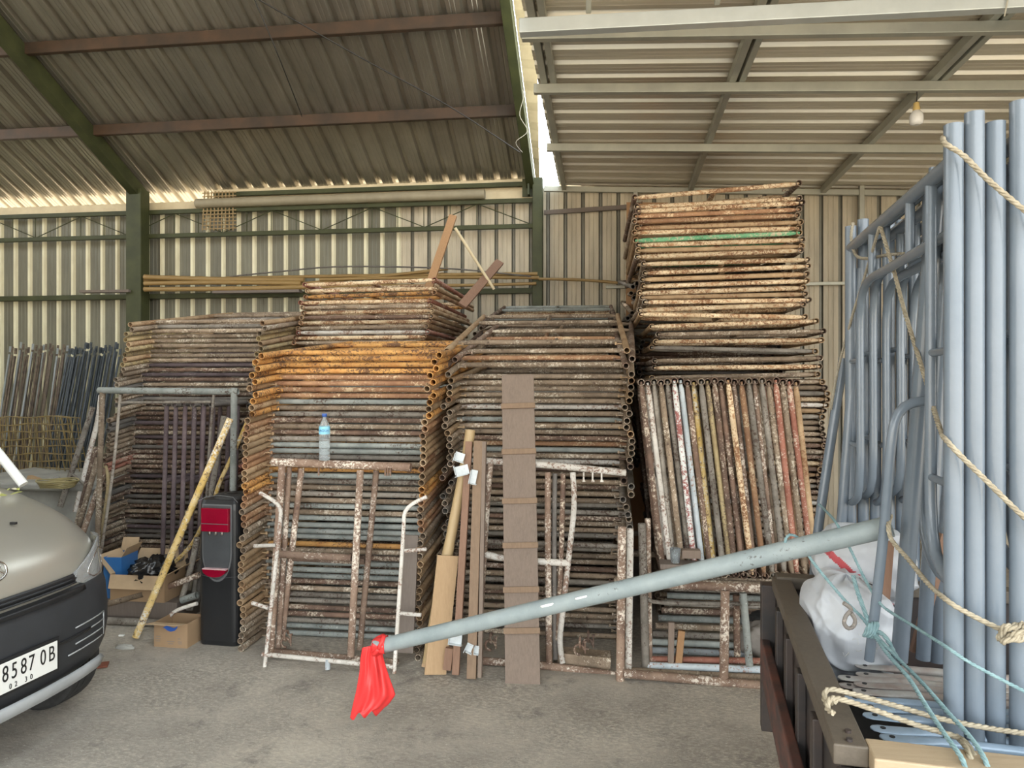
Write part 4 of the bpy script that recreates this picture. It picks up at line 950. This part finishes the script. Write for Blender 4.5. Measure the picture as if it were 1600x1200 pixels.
# headlamp
def hl(u, v):     # u across (theta), v up
    th = 27+56*u; zb = .665+.02*u; zt = .78+.125*min(1, u*2.0); z = zb+(zt-zb)*v
    if u < .3: z = zb+(.3-u)*.25*(1-v)+(zt-zb-(.3-u)*.25*(1-v))*v
    Fz = -.04-.07*max(0, z-.72)*2; return outline(z, th, Fz+.012, .832+.006)
m = MB(); m.grid(hl, 14, 10); lampo = m.build('headlamp', M_lens, van, solid=.004)
m = MB()
def hr(u, v): return hl(.06+u*.88, .06+v*.88)-Vector((vn.x*0, 0, 0))
def back(p, d): c_ = V(-.6, 0, p.z); q_ = (p-c_); return p-q_.normalized()*d
m.grid(lambda u, v: back(hr(u, v), .010+.012*math.sin(v*9)**2), 20, 24); m.build('reflector', M_refl, lampo)
m = MB(); m.path([back(hl(.45+.25*math.cos(a), .5+.28*math.sin(a)), -.001) for a in [i*.45 for i in range(14)]], .004, 6, closed=True); m.build('lamp_ring', M_chrome, lampo)
# emblem
ez = .90; ec = V(-.095, 0, ez); fu = Vector((vd.x*CP-vd.y*SP, vd.x*SP+vd.y*CP, 0)); fn = Vector((vn.x*CP-vn.y*SP, vn.x*SP+vn.y*CP, 0)); up = (Vector((0,0,1))-fn*.45).normalized()
m = MB(); m.path([ec+fu*(.070*math.cos(a))+up*(.048*math.sin(a)) for a in [i*2*math.pi/28 for i in range(28)]], .006, 8, closed=True)
m.path([ec+fu*-.045+up*-.025, ec+fu*.0+up*.032, ec+fu*.045+up*-.025], .005, 6); m.path([ec+fu*-.03+up*.02, ec+fu*.0+up*-.03, ec+fu*.045+up*.015], .005, 6); m.build('emblem', M_chrome, van)
# number plate
pc = V(.032, .012, .45); Mp = Matrix((fu, Vector((0,0,1)), fu.cross(Vector((0,0,1))))).transposed()
pl_ = MB().box(pc, (.43, .135, .004), Mp).build('number_plate', M_white, van, bevel=.002)
MB().box(pc-fn*.006, (.46, .165, .006), Mp).build('plate_holder', M_black, van, bevel=.002)
def ptxt(nm, s, size, du, dz, sx): return text_mesh(nm, s, size, pc+fu*du+Vector((0,0,dz))+fn*.0035, Mp, M_char, pl_, .0008, sx)
for ch, du in (('8', -.065), ('5', -.020), ('8', .028), ('7', .070), ('0', .132), ('B', .180), ('A', -.18)):
    if ch == 'A': continue
    ptxt('plate_character', ch, .102, du, .014, .66)
for ch, du in (('0', -.040), ('2', -.012), ('3', .040), ('0', .068)): ptxt('plate_small_character', ch, .034, du, -.048, .8)
# wheels
def wheel(f, s):
    c_ = V(f, s, .29); axv = fu; m = MB(); a_ = Vector((0,0,1)); b2 = fn
    def rg(r, o): return [c_+axv*o+a_*(r*math.cos(2*math.pi*j/40))+b2*(r*math.sin(2*math.pi*j/40)) for j in range(40)]
    m.rings([rg(.20,-.08), rg(.27,-.085), rg(.288,-.07), rg(.29,-.045), rg(.280,-.043), rg(.280,-.036), rg(.29,-.034), rg(.29,-.004), rg(.280,-.002), rg(.280,.004), rg(.29,.006), rg(.29,.045), rg(.288,.07), rg(.27,.085), rg(.20,.08)], smooth=False, cap=False)
    w_ = m.build('tyre', M_dark, van); m = MB(); m.rings([rg(.20,-.075), rg(.19,-.03), rg(.05,-.04), rg(.05,.06), rg(.19,.05), rg(.20,.075)], smooth=False); m.build('rim', M_lip, w_)
for f, s in ((-.42,.60),(-.42,-.60),(-3.0,.66),(-3.0,-.66)): wheel(f, s)
MB().box(V(-1.9, 0, .42), (2.6, 1.3, .2), Matrix.Rotation(math.atan2(fn.y, fn.x), 3, 'Z')).build('underbody', M_dark, van)
# leaves on the cowl
M_leaf = plain('yellow_green_leaf', (.55,.58,.16), .6); M_leaf2 = plain('green_leaf', (.16,.30,.06), .6); M_petal = plain('pale_petal', (.80,.75,.55), .6)
rl = random.Random(5)
for k, (mt, lab) in enumerate(((M_leaf, 'yellow-green'), (M_leaf2, 'green'), (M_petal, 'pale'))):
    for i in range(5):
        c_ = V(-.54-rl.uniform(0, .08), .36+rl.uniform(0, .24), 0); f_ = (c_-V(0,0,0)); 
        z = 1.150+rl.uniform(.0, .03); c_.z = z; a = rl.uniform(0, 6.3); m = MB(); d1 = Vector((math.cos(a), math.sin(a), rl.uniform(-.3, .4))); d2 = Vector((-math.sin(a), math.cos(a), rl.uniform(-.3, .3)))
        s_ = rl.uniform(.014, .03)
        m.add([c_-d1*s_, c_-d1*s_*.3+d2*s_*.45+Vector((0,0,.006)), c_+d1*s_*.4+d2*s_*.4+Vector((0,0,.004)), c_+d1*s_, c_+d1*s_*.4-d2*s_*.4, c_-d1*s_*.3-d2*s_*.45], [(0,1,2,3,4,5)])
        tag(m.build('fallen_leaf', mt, solid=.0012), '%s fallen leaf on the van bonnet below the windscreen' % lab, 'leaf', '%s leaves on the van bonnet' % lab)
# small things on the floor
A = PZ(152, 1042, .0); tag(MB().box(A+Vector((0,0,.008)), (.12,.08,.012), Matrix.Rotation(.5, 3, 'Z')).build('tile_piece', plain('red_tile', (.22,.07,.04), .7), bevel=.002), 'reddish tile piece on the floor right of the bumper corner', 'tile')
A = PZ(190, 994, .0); tag(MB().box(A+Vector((0,0,.006)), (.035,.015,.010), Matrix.Rotation(.2, 3, 'Z')).build('paper_scrap', M_white), 'tiny white scrap on the floor left of the yellow pole foot', 'scrap')
blob('cement_lump', PZ(196, 1013, .0)+Vector((0,0,.005)), (.06,.03,.02), M_conc, 'grey cement lump on the floor below the yellow pole foot', 'lump', .5, 3, 4, nu=16, nv=10)

# ------------------------------------------------------------ truck bed on the right
TD = Vector((.249, .968)).normalized(); TP = Vector((TD.y, -TD.x))
T0 = Vector((.719, 1.533))
def T(a, c, z): q_ = T0+TD*a+TP*c; return CW(q_.x, q_.y, z)       # a: away along the bed, c: to the right across it
def tdir(a, c, z=0): return T(a, c, 0)-T(0, 0, 0)+Vector((0, 0, z))
ta = tdir(1, 0); tp = tdir(0, 1); MT = Matrix((tp, ta, Vector((0,0,1)))).transposed()
truck = thing('truck_bed', 'dark timber-railed truck load bed filling the lower right corner', 'truck bed', T(.7, .8, 0), (0,0,0))
def tbox(name, a0, a1, c0_, c1_, z0, z1, mat, bev=.004, parent=truck):
    m = MB(); m.box(T((a0+a1)/2, (c0_+c1_)/2, (z0+z1)/2), (abs(c1_-c0_), abs(a1-a0), z1-z0), MT); return m.build(name, mat, parent, bevel=bev)
LB = 1.33; WB = 1.6
tbox('side_rail', 0, LB, -.035, .035, .955, 1.0, M_railwood)
tbox('side_panel', .02, LB, -.02, .012, .66, .955, M_blkmetal)
for a_ in (.22, .50, .78, 1.06): tbox('side_rib', a_, a_+.05, -.045, -.02, .66, .95, M_blkmetal)
tbox('lower_side_board', -.02, LB+.02, -.075, -.045, .60, .76, M_rustpanel)
tbox('end_rail', -.045, .045, .035, WB, .955, 1.0, M_endwood)
tbox('end_panel', -.035, .0, -.03, WB, .66, .955, M_blkmetal)
tbox('end_strip', -.052, -.040, .03, WB, .945, .957, M_trim)
tbox('far_rail', LB-.03, LB+.04, -.02, WB, .965, 1.01, M_railwood); tbox('far_panel', LB, LB+.02, 0, WB, .66, .96, M_blkmetal)
tbox('corner_post', LB-.02, LB+.04, -.075, -.02, .40, .97, M_blkmetal)
tbox('floor_deck', 0, LB, -.02, WB, .62, .66, M_blkmetal)
tbox('chassis_beam', -.3, LB, .35, .45, .45, .62, M_blkmetal); tbox('chassis_beam', -.3, LB, 1.15, 1.25, .45, .62, M_blkmetal)
tbox('side_rail', 0, LB, WB-.035, WB+.035, .955, 1.0, M_railwood); tbox('side_panel', 0, LB, WB-.02, WB+.02, .66, .955, M_blkmetal)
m = MB(); rs_ = random.Random(2)
for i in range(60):
    a_ = T(-.037, .02+rs_.random()*1.1, .80+rs_.random()*.14); d_ = [a_]
    for k in range(4): d_.append(d_[-1]+tp*rs_.uniform(-.018, .018)+Vector((0,0,rs_.uniform(-.018, .018)))-ta*.001)
    m.path(d_, .0007, 3)
o = m.build('dry_grass', M_cream, truck); o['kind'] = 'stuff'
for a_, c_ in ((.02, .0), (.06, .005)):
    m = MB(); m.tube(T(a_, c_, 1.0), T(a_, c_, 1.006), .007, seg=8); m.build('bolt', M_blkmetal, truck)
def twheel(a_, c_, r_=.36):
    cen = T(a_, c_, r_); m = MB()
    def rg(r, o): return [cen+tp*o+Vector((0,0,1))*(r*math.cos(2*math.pi*j/36))+ta*(r*math.sin(2*math.pi*j/36)) for j in range(36)]
    m.rings([rg(.2,-.09), rg(r_-.02,-.09), rg(r_,-.07), rg(r_,.07), rg(r_-.02,.09), rg(.2,.09)]); m.build('wheel', M_dark, truck)
twheel(.55, .95, .30); twheel(.55, 1.35, .30)
# blue-grey frames standing in the bed
ME2 = {}
def blue_frame(k, a0, c0_, z0, label, lean=0, rot=0, arch=True):
    t = thing('painted_scaffold', label, 'scaffold frame', T(a0, c0_, z0), (0, 0, 0))
    def Q(a_, z_): return T(a0+a_*math.cos(rot), c0_+a_*math.sin(rot)+lean*z_, z0+z_)
    W_ = 1.18; H = 1.70
    for a_ in (0, W_): MB().tube(Q(a_, 0), Q(a_, H), .021, .0175, 20).build('leg', M_blue, t)
    MB().tube(Q(0, 1.615), Q(W_, 1.615), .019, seg=14).build('top_bar', M_blue, t)
    if arch:
        MB().path(smooth_pts([Q(.02, .62), Q(.13, .66), Q(.17, .78), Q(.17, 1.0), Q(.17, 1.3), Q(.17, 1.60)], .05), .0145, 12).build('inner_upright', M_blue, t)
        MB().path(smooth_pts([Q(.17, 1.45), Q(W_/2, 1.45), Q(W_-.34, 1.45), Q(W_-.22, 1.42), Q(W_-.17, 1.32), Q(W_-.17, 1.0), Q(W_-.17, .78), Q(W_-.13, .66), Q(W_-.02, .62)], .05), .0145, 12).build('inner_arch', M_blue, t)
        for a_ in (.36, W_-.36): MB().tube(Q(a_, 1.45), Q(a_, 1.60), .013, seg=10).build('short_strut', M_blue, t)
        for z_ in (.85, 1.17):
            for a1, a2 in ((.02, .16), (W_-.16, W_-.02)): MB().tube(Q(a1, z_), Q(a2, z_), .010, seg=10).build('rung', M_blue, t)
    for a_ in (0, W_):
        for z_ in (.35,): MB().tube(Q(a_, z_)-tp*.0, Q(a_, z_)-tp*.035*0+ta*(.045 if a_ == 0 else -.045), .005, seg=6).build('lock_pin', M_blue, t)
    return t
hz = [.674, .700, .675, .715, .690, .67, .70, .68, .71, .68]
q0 = (.241, .267)
NB = ['nearest the side rail', 'second from the side rail', 'third from the side rail', 'fourth from the side rail', 'fifth from the side rail', 'sixth from the side rail', 'seventh from the side rail', 'eighth from the side rail', 'ninth from the side rail']
for k in range(9):
    blue_frame(k, q0[0]+.006*(k % 3), q0[1]+.0455*k, hz[k]-.0, 'blue-grey painted frame standing in the truck bed, %s' % NB[k], rot=.0)
for (lab, pts, r_) in (('leaning blue-grey tube with paint chips left of the upright row', [(P(1466,262,2.02)), (P(1405,1032,2.16))], .0235),
        ('second leaning blue-grey tube just behind the chipped one', [(P(1486,300,2.25)), (P(1442,1030,2.28))], .021),
        ('thin blue-grey tube with a bent top crossing before the sacks', [P(1452,626,2.0), P(1425,630,2.0), P(1404,646,2.0), P(1393,690,2.0), P(1380,840,2.03), P(1358,1032,2.06)], .0135),
        ('far leaning blue-grey tube at the left edge of the upright row', [P(1318,560,2.98), P(1282,800,2.98), P(1272,900,2.98)], .019),
        ('dark blue-grey tube leaning between the rope and the frames', [P(1345,420,2.84), P(1308,905,2.84)], .019),
        ('blue-grey tube leaning low behind the chipped tube', [P(1500,560,2.42), P(1462,1034,2.42)], .023),
        ('curved blue-grey arch tube hanging behind the nearest upright', [P(1440,560,2.4), P(1442,780,2.3), P(1449,850,2.25), P(1468,895,2.2), P(1500,915,2.15)], .016)):
    m = MB()
    if len(pts) == 2: m.tube(pts[0], pts[1], r_, r_*.8, 20)
    else: m.path(smooth_pts(pts, .02), r_, 14)
    tag(m.build('blue_scaffold_tube', M_blue), lab, 'tube')
# timber strips behind the sacks
for (x0, y0, x1, y1, lab) in ((1388,845,1374,1030,'pinkish timber strip standing behind the upper sack'), (1477,835,1430,1020,'narrow pale timber edge between leaning blue tubes')):
    A = P(x0, y0, 2.32); B = P(x1, y1, 2.30); tag(MB().bar(A, B, .03, .02, (0,1,0)).build('timber_strip', M_batten), lab, 'timber')
# cross braces lying across the bed
M_bracel = plain('pale_braces', (.48,.48,.46), .4, .2, (.34,.27,.24), 14); M_braceb = plain('blue_braces', (.34,.44,.56), .3, .1, (.27,.36,.46), 12)
def brace(pxl, py, t_, pxr, mat, label, dz=0):
    A = P(pxl, py, t_); B = P(pxr, py+dz, t_-.02); B.z = A.z; d = (B-A).normalized(); d = tp.copy(); L_ = min((B-A).length, 1.02)
    m = MB(); rs = []
    for s_, w_, h_ in ((0,.004,.003),(.006,.016,.003),(.02,.021,.003),(.05,.021,.003),(.09,.0175,.008),(.13,.0135,.0125),(.2,.0135,.0135),(L_,.0135,.0135)):
        rs.append([A+d*s_+ta*(w_*math.cos(2*math.pi*j/14))+Vector((0,0,h_*math.sin(2*math.pi*j/14))) for j in range(14)])
    m.rings(rs); t = m.build('brace_tube', mat); tag(t, label, 'brace tube')
    h = MB(); h.tube(A+d*.028+Vector((0,0,-.0055)), A+d*.028+Vector((0,0,.0045)), .0065, seg=10); h.build('bolt_hole', M_char, t)
for (x0, y0, t_, mat, lab) in ((1336,1040,2.20,M_bracel,'rust-edged pale brace tube lying across the bed, farthest one'), (1337,1053,2.13,M_bracel,'pale brace tube second farthest across the bed'), (1309,1058,2.10,M_bracel,'pale brace tube whose flat end sticks furthest toward the rail'),
        (1334,1068,2.04,M_bracel,'pale brace tube with a clear bolt hole, upper of the two broad ends'), (1310,1070,2.06,M_bracel,'short-looking pale brace end below the furthest-left one'), (1332,1079,1.97,M_bracel,'pale brace tube with a bolt hole, lower of the two broad ends'), (1318,1090,1.92,M_braceb,'blue brace tube directly below the pale broad ends'),
        (1342,1103,1.87,M_braceb,'blue brace tube just above the big-holed one'), (1348,1117,1.82,M_braceb,'blue brace tube with rounded end beside the white rope'), (1360,1137,1.76,M_braceb,'nearest blue brace tube with a round hole'), (1374,1151,1.72,M_braceb,'thin blue brace edge touching the end rail')):
    brace(x0, y0, t_, 1700, mat, lab)
tbox('load_block', .10, .70, .10, 1.05, .66, .80, M_dark)
# woven sacks
m_, t, b = base_mat('white_woven_sack'); mp = coords(t); M_sack = m_
n = noisen(t, mp, 5, 4, .6); r = ramp(t, [(.3, (.50,.53,.58)), (.7, (.62,.65,.69))]); t.links.new(n.outputs[0], r.inputs[0]); t.links.new(r.outputs[0], b.inputs['Base Color']); b.inputs['Roughness'].default_value = .45
n6 = noisen(t, mp, 11, 3, .6); bumpn(t, b, n6.outputs[0], .25, .02)
M_stripe = plain('red_stripe', (.62,.10,.12), .5)
def sack(name, c_, ax_, label, seed, stripe=None):
    m = MB(); nu, nv = 180, 120; c_ = Vector(c_)
    def fn(u, v):
        a = u*2*math.pi; bb_ = (v-.5)*math.pi; d = Vector((math.cos(bb_)*math.cos(a), math.cos(bb_)*math.sin(a), math.sin(bb_)))
        e_ = .75; dd = Vector([abs(q_)**e_*(1 if q_ > 0 else -1) for q_ in d])
        k = 1+.13*noise.noise(d*1.6+Vector((seed,0,0)))+.055*(1-abs(2*abs(noise.noise(Vector((a*1.3, bb_*2.6+a*.8, seed))))))+.018*noise.noise(d*6+Vector((0,seed,0)))
        return c_+tp*(dd.x*ax_[0]*k)+ta*(dd.y*ax_[1]*k)+Vector((0,0,dd.z*ax_[2]*k))
    m.grid(fn, nu, nv)
    if stripe:
        for i, f_ in enumerate(m.f):
            cz_ = sum((Vector(m.v[j]) for j in f_), Vector())/4; q_ = (cz_-c_); s_ = q_.dot(tp)/ax_[0]*stripe[0]+q_.z/ax_[2]*stripe[1]
            if abs(s_-stripe[2]) < stripe[3]: m.mi[i] = 1
    return tag(m.build(name, [M_sack, M_stripe]), label, 'sack')
s1 = sack('woven_sack', P(1322, 975, 2.40), (.135,.20,.155), 'bulging white woven sack, lower one, against the truck side rail', 1.3)
s2 = sack('woven_sack', P(1350, 880, 2.60), (.16,.16,.13), 'white woven sack with a red stripe under the long pole', 5.1, (.8, .75, -.35, .09))
rs_ = random.Random(8); m = MB(); c_ = P(1338, 1005, 2.20)
for i in range(40):
    d_ = [c_+tp*rs_.uniform(-.03, .03)+Vector((0,0,rs_.uniform(-.03, .03)))+ta*rs_.uniform(-.01,.03)]
    for k in range(5): d_.append(d_[-1]+tp*rs_.uniform(-.012, .012)+Vector((0,0,rs_.uniform(-.014, .012)))-ta*rs_.uniform(-.004, .006))
    m.path(d_, .0008, 3)
o = m.build('frayed_threads', M_white, s1); o['kind'] = 'stuff'; o['label'] = 'tangle of frayed white threads'
# grey long pole with a red bag
pA = P(588, 1011, 3.10); pB = P(1392, 822, 2.10)
pole = MB().tube(pA, pB, .031, .027, 28).build('long_pole', M_polep); tag(pole, 'long pale blue-grey pole sticking out of the truck, red bag on its end', 'pole')
m_, t, b = base_mat('red_plastic_film'); M_red = m_; b.inputs['Base Color'].default_value = (.92,.07,.07,1); b.inputs['Roughness'].default_value = .25; b.inputs['Subsurface Weight'].default_value = .0
tb_ = t.nodes.new('ShaderNodeBsdfTranslucent'); tb_.inputs[0].default_value = (.95,.05,.05,1); mx = t.nodes.new('ShaderNodeMixShader'); mx.inputs[0].default_value = .4
out = t.nodes['Material Output']; t.links.new(b.outputs[0], mx.inputs[1]); t.links.new(tb_.outputs[0], mx.inputs[2]); t.links.new(mx.outputs[0], out.inputs[0])
bg_ = thing('plastic_bag', 'bright red plastic bag tied over the low end of the long pole', 'bag', pA)
tp_ = 3.06
cl = [((566,1012),(600,1004)),((563,1030),(598,1024)),((562,1048),(603,1042)),((559,1066),(609,1060)),((556,1082),(615,1076)),((552,1098),(618,1086)),((549,1112),(606,1102)),((547,1121),(588,1114))]
def bagf(u, v, sgn):
    i = v*(len(cl)-1); k = min(int(i), len(cl)-2); f_ = i-k
    lx = cl[k][0][0]*(1-f_)+cl[k+1][0][0]*f_; ly = cl[k][0][1]*(1-f_)+cl[k+1][0][1]*f_; rx = cl[k][1][0]*(1-f_)+cl[k+1][1][0]*f_; ry = cl[k][1][1]*(1-f_)+cl[k+1][1][1]*f_
    x_ = lx+(rx-lx)*u; y_ = ly+(ry-ly)*u; dep = (.02+.03*v)*math.sin(math.pi*u)*sgn+(.006*math.sin(u*15-v*4)+.004*math.sin(u*29+v*6)+.006*noise.noise(Vector((u*6,v*3,sgn))))*math.sin(math.pi*u)
    if v > .9: y_ += 5*math.sin(u*14)*(v-.9)*10
    return P(x_, y_, 3.10-dep)
m = MB(); m.grid(lambda u, v: bagf(u, v, 1), 40, 30); m.grid(lambda u, v: bagf(u, v, -.8), 40, 30); m.build('bag_film', M_red, bg_, solid=.0008)
m = MB(); ud = (pB-pA).normalized()
m.path(smooth_pts([pA+ud*.03+Vector((0,-.034,.0)), pA+ud*.05+Vector((0,-.02,.032)), pA+ud*.03+Vector((0,.02,.034)), pA+ud*.0+Vector((-.02,.03,.01)), pA+ud*.01+Vector((-.01,-.03,-.02)), pA+ud*.03+Vector((0,-.034,.0))], .012), .010, 8)
m.grid(lambda u, v: pA+ud*(-.015+.075*v)+Vector((0, -.036*math.cos(u*5.6-1.2), .036*math.sin(u*5.6-1.2)))*(1+.08*math.sin(u*25+v*6)), 30, 8)
m.build('bag_knot', M_red, bg_, solid=.0008)
for i, (f_, w_) in enumerate(((.43,.03),(.39,.008),(.36,.005),(.50,.026),(.47,.006))):
    c_ = pA.lerp(pB, f_); m = MB()
    def pf(u, v): a = -.9+u*1.0*(w_/.03*.6+.4); r_ = .0315; n1 = Vector((0,-1,0)); n2 = ud.cross(n1).normalized(); n1 = n2.cross(ud).normalized(); k = 1 if n1.y < 0 else -1; return c_+ud*((v-.5)*w_*1.6*(1+.3*math.sin(u*9)))+(n1*k*math.cos(a)+Vector((0,0,1))*math.sin(a+.6))*r_
    m.grid(pf, 6, 6); m.build('paint_chip', M_white, pole, solid=.0006)

# ropes
M_ropew = plain('cream_rope', (.42,.37,.275), .85, 0, (.28,.24,.17), 60); M_ropet = plain('teal_rope', (.25,.37,.39), .8, 0, (.16,.27,.29), 60); M_roped = plain('dull_rope', (.40,.36,.28), .85, 0, (.30,.27,.21), 60)
def rp(label, pts, r_, mat, name='rope'):
    tag(MB().rope([P(*p) for p in pts], r_, pitch=r_*7, step=max(.006, r_*1.1)).build(name, mat), label, 'rope')
rp('cream rope across the tops of the upright blue frames', [(1474,214,1.72),(1476,224,1.655),(1505,243,1.65),(1545,282,1.632),(1600,328,1.615),(1660,372,1.60)], .0065, M_ropew)
rp('long cream rope crossing the upright blue tubes at mid height', [(1375,352,2.36),(1397,425,2.26),(1412,482,2.18),(1445,590,1.98),(1468,668,1.76),(1485,695,1.665),(1545,755,1.64),(1600,808,1.615),(1660,862,1.60)], .0065, M_ropew)
rp('thin dull rope dropping left from the middle of the frame top', [(1375,352,2.36),(1352,430,2.6),(1330,500,2.8),(1310,575,2.93),(1298,640,2.96)], .0055, M_roped)
rp('dull rope hanging in a loop at the far top corner of the frames', [(1333,348,2.80),(1330,372,2.79),(1337,398,2.75),(1355,404,2.60),(1390,398,2.45),(1440,395,2.32)], .006, M_roped)
rp('cream rope sagging low over the uprights with a thick knot', [(1392,806,2.05),(1388,822,2.0),(1394,845,1.98),(1420,875,1.9),(1450,912,1.78),(1482,940,1.665),(1520,962,1.65),(1565,984,1.63),(1600,998,1.615),(1660,1010,1.60)], .0065, M_ropew)
kc = P(1579, 986, 1.60); m = MB()
for j in range(4): m.rope([kc+Vector(((.021+.002*j)*math.cos(a), -.006-.006*j*(j % 2)+.006*math.sin(a*2+j), .017*math.sin(a+.5*j)+.004*math.sin(a*3+j))) for a in [i*.5 for i in range(14)]], .0065, .045, .006)
tag(m.build('rope_knot', M_ropew), 'thick cream rope knot on the lower right uprights', 'knot')
rp('upper cream rope running from the side rail over the brace tubes', [(1306,1096,1.60),(1290,1098,1.64),(1289,1082,1.66),(1300,1077,1.66),(1335,1085,1.66),(1400,1103,1.65),(1470,1123,1.63),(1540,1137,1.62),(1600,1146,1.61),(1660,1155,1.60)], .0065, M_ropew)
rp('lower cream rope running from the side rail over the end rail', [(1302,1114,1.56),(1293,1108,1.585),(1296,1093,1.60),(1312,1092,1.61),(1360,1107,1.61),(1430,1132,1.60),(1490,1150,1.57),(1512,1164,1.52),(1530,1200,1.48),(1536,1230,1.47)], .0065, M_ropew)
rp('short cream rope doubled over the end rail beside the teal pair', [(1494,1150,1.585),(1512,1172,1.50),(1520,1205,1.47),(1524,1235,1.465)], .0065, M_ropew)
rp('teal rope tied round the pole and running down over the sack', [(1232,858,2.25),(1227,846,2.235),(1233,836,2.24),(1248,842,2.25),(1270,878,2.20),(1320,938,2.12),(1345,963,2.08),(1361,984,2.05)], .0050, M_ropet)
rp('teal rope from the frames over the pole down to the right', [(1280,788,2.9),(1292,800,2.6),(1305,815,2.20),(1322,845,2.18),(1350,902,2.12),(1368,933,2.05),(1385,952,2.0),(1430,980,1.84),(1480,1012,1.66),(1520,1038,1.645),(1600,1080,1.62),(1660,1110,1.6)], .0045, M_ropet)
rp('thick teal rope strand above the teal knot', [(1333,900,2.14),(1340,925,2.10),(1352,958,2.07),(1361,984,2.05)], .0065, M_ropet)
rp('left teal strand from the knot down over the end rail', [(1361,984,2.05),(1385,1020,1.92),(1420,1060,1.76),(1450,1108,1.63),(1478,1150,1.53),(1504,1188,1.46),(1515,1225,1.44)], .0055, M_ropet)
rp('right teal strand from the knot down over the end rail', [(1361,984,2.05),(1392,1018,1.92),(1440,1066,1.76),(1480,1112,1.63),(1516,1152,1.53),(1540,1190,1.46),(1548,1225,1.44)], .0055, M_ropet)
rp('short teal loop end right of the teal knot', [(1361,984,2.04),(1378,990,2.0),(1390,1005,1.97),(1397,1020,1.95),(1401,1026,1.945)], .0065, M_ropet)
kc = P(1361, 984, 2.03); m = MB()
for j in range(3): m.rope([kc+Vector(((.013+.002*j)*math.cos(a), -.004+.008*math.sin(a*2+j), .018*math.sin(a+.9*j))) for a in [i*.5 for i in range(14)]], .0062, .045, .006)
tag(m.build('rope_knot', M_ropet), 'teal rope knot over the lower white sack', 'knot')
tag(MB().path(smooth_pts([P(1318,942,2.05), P(1330,952,2.05), P(1322,962,2.05), P(1319,974,2.05), P(1326,982,2.05), P(1334,978,2.05), P(1336,968,2.05), P(1330,958,2.05)], .006), .0058, 8).build('steel_hook', darkp), 'dark steel ring hook hanging on the lower sack', 'hook')
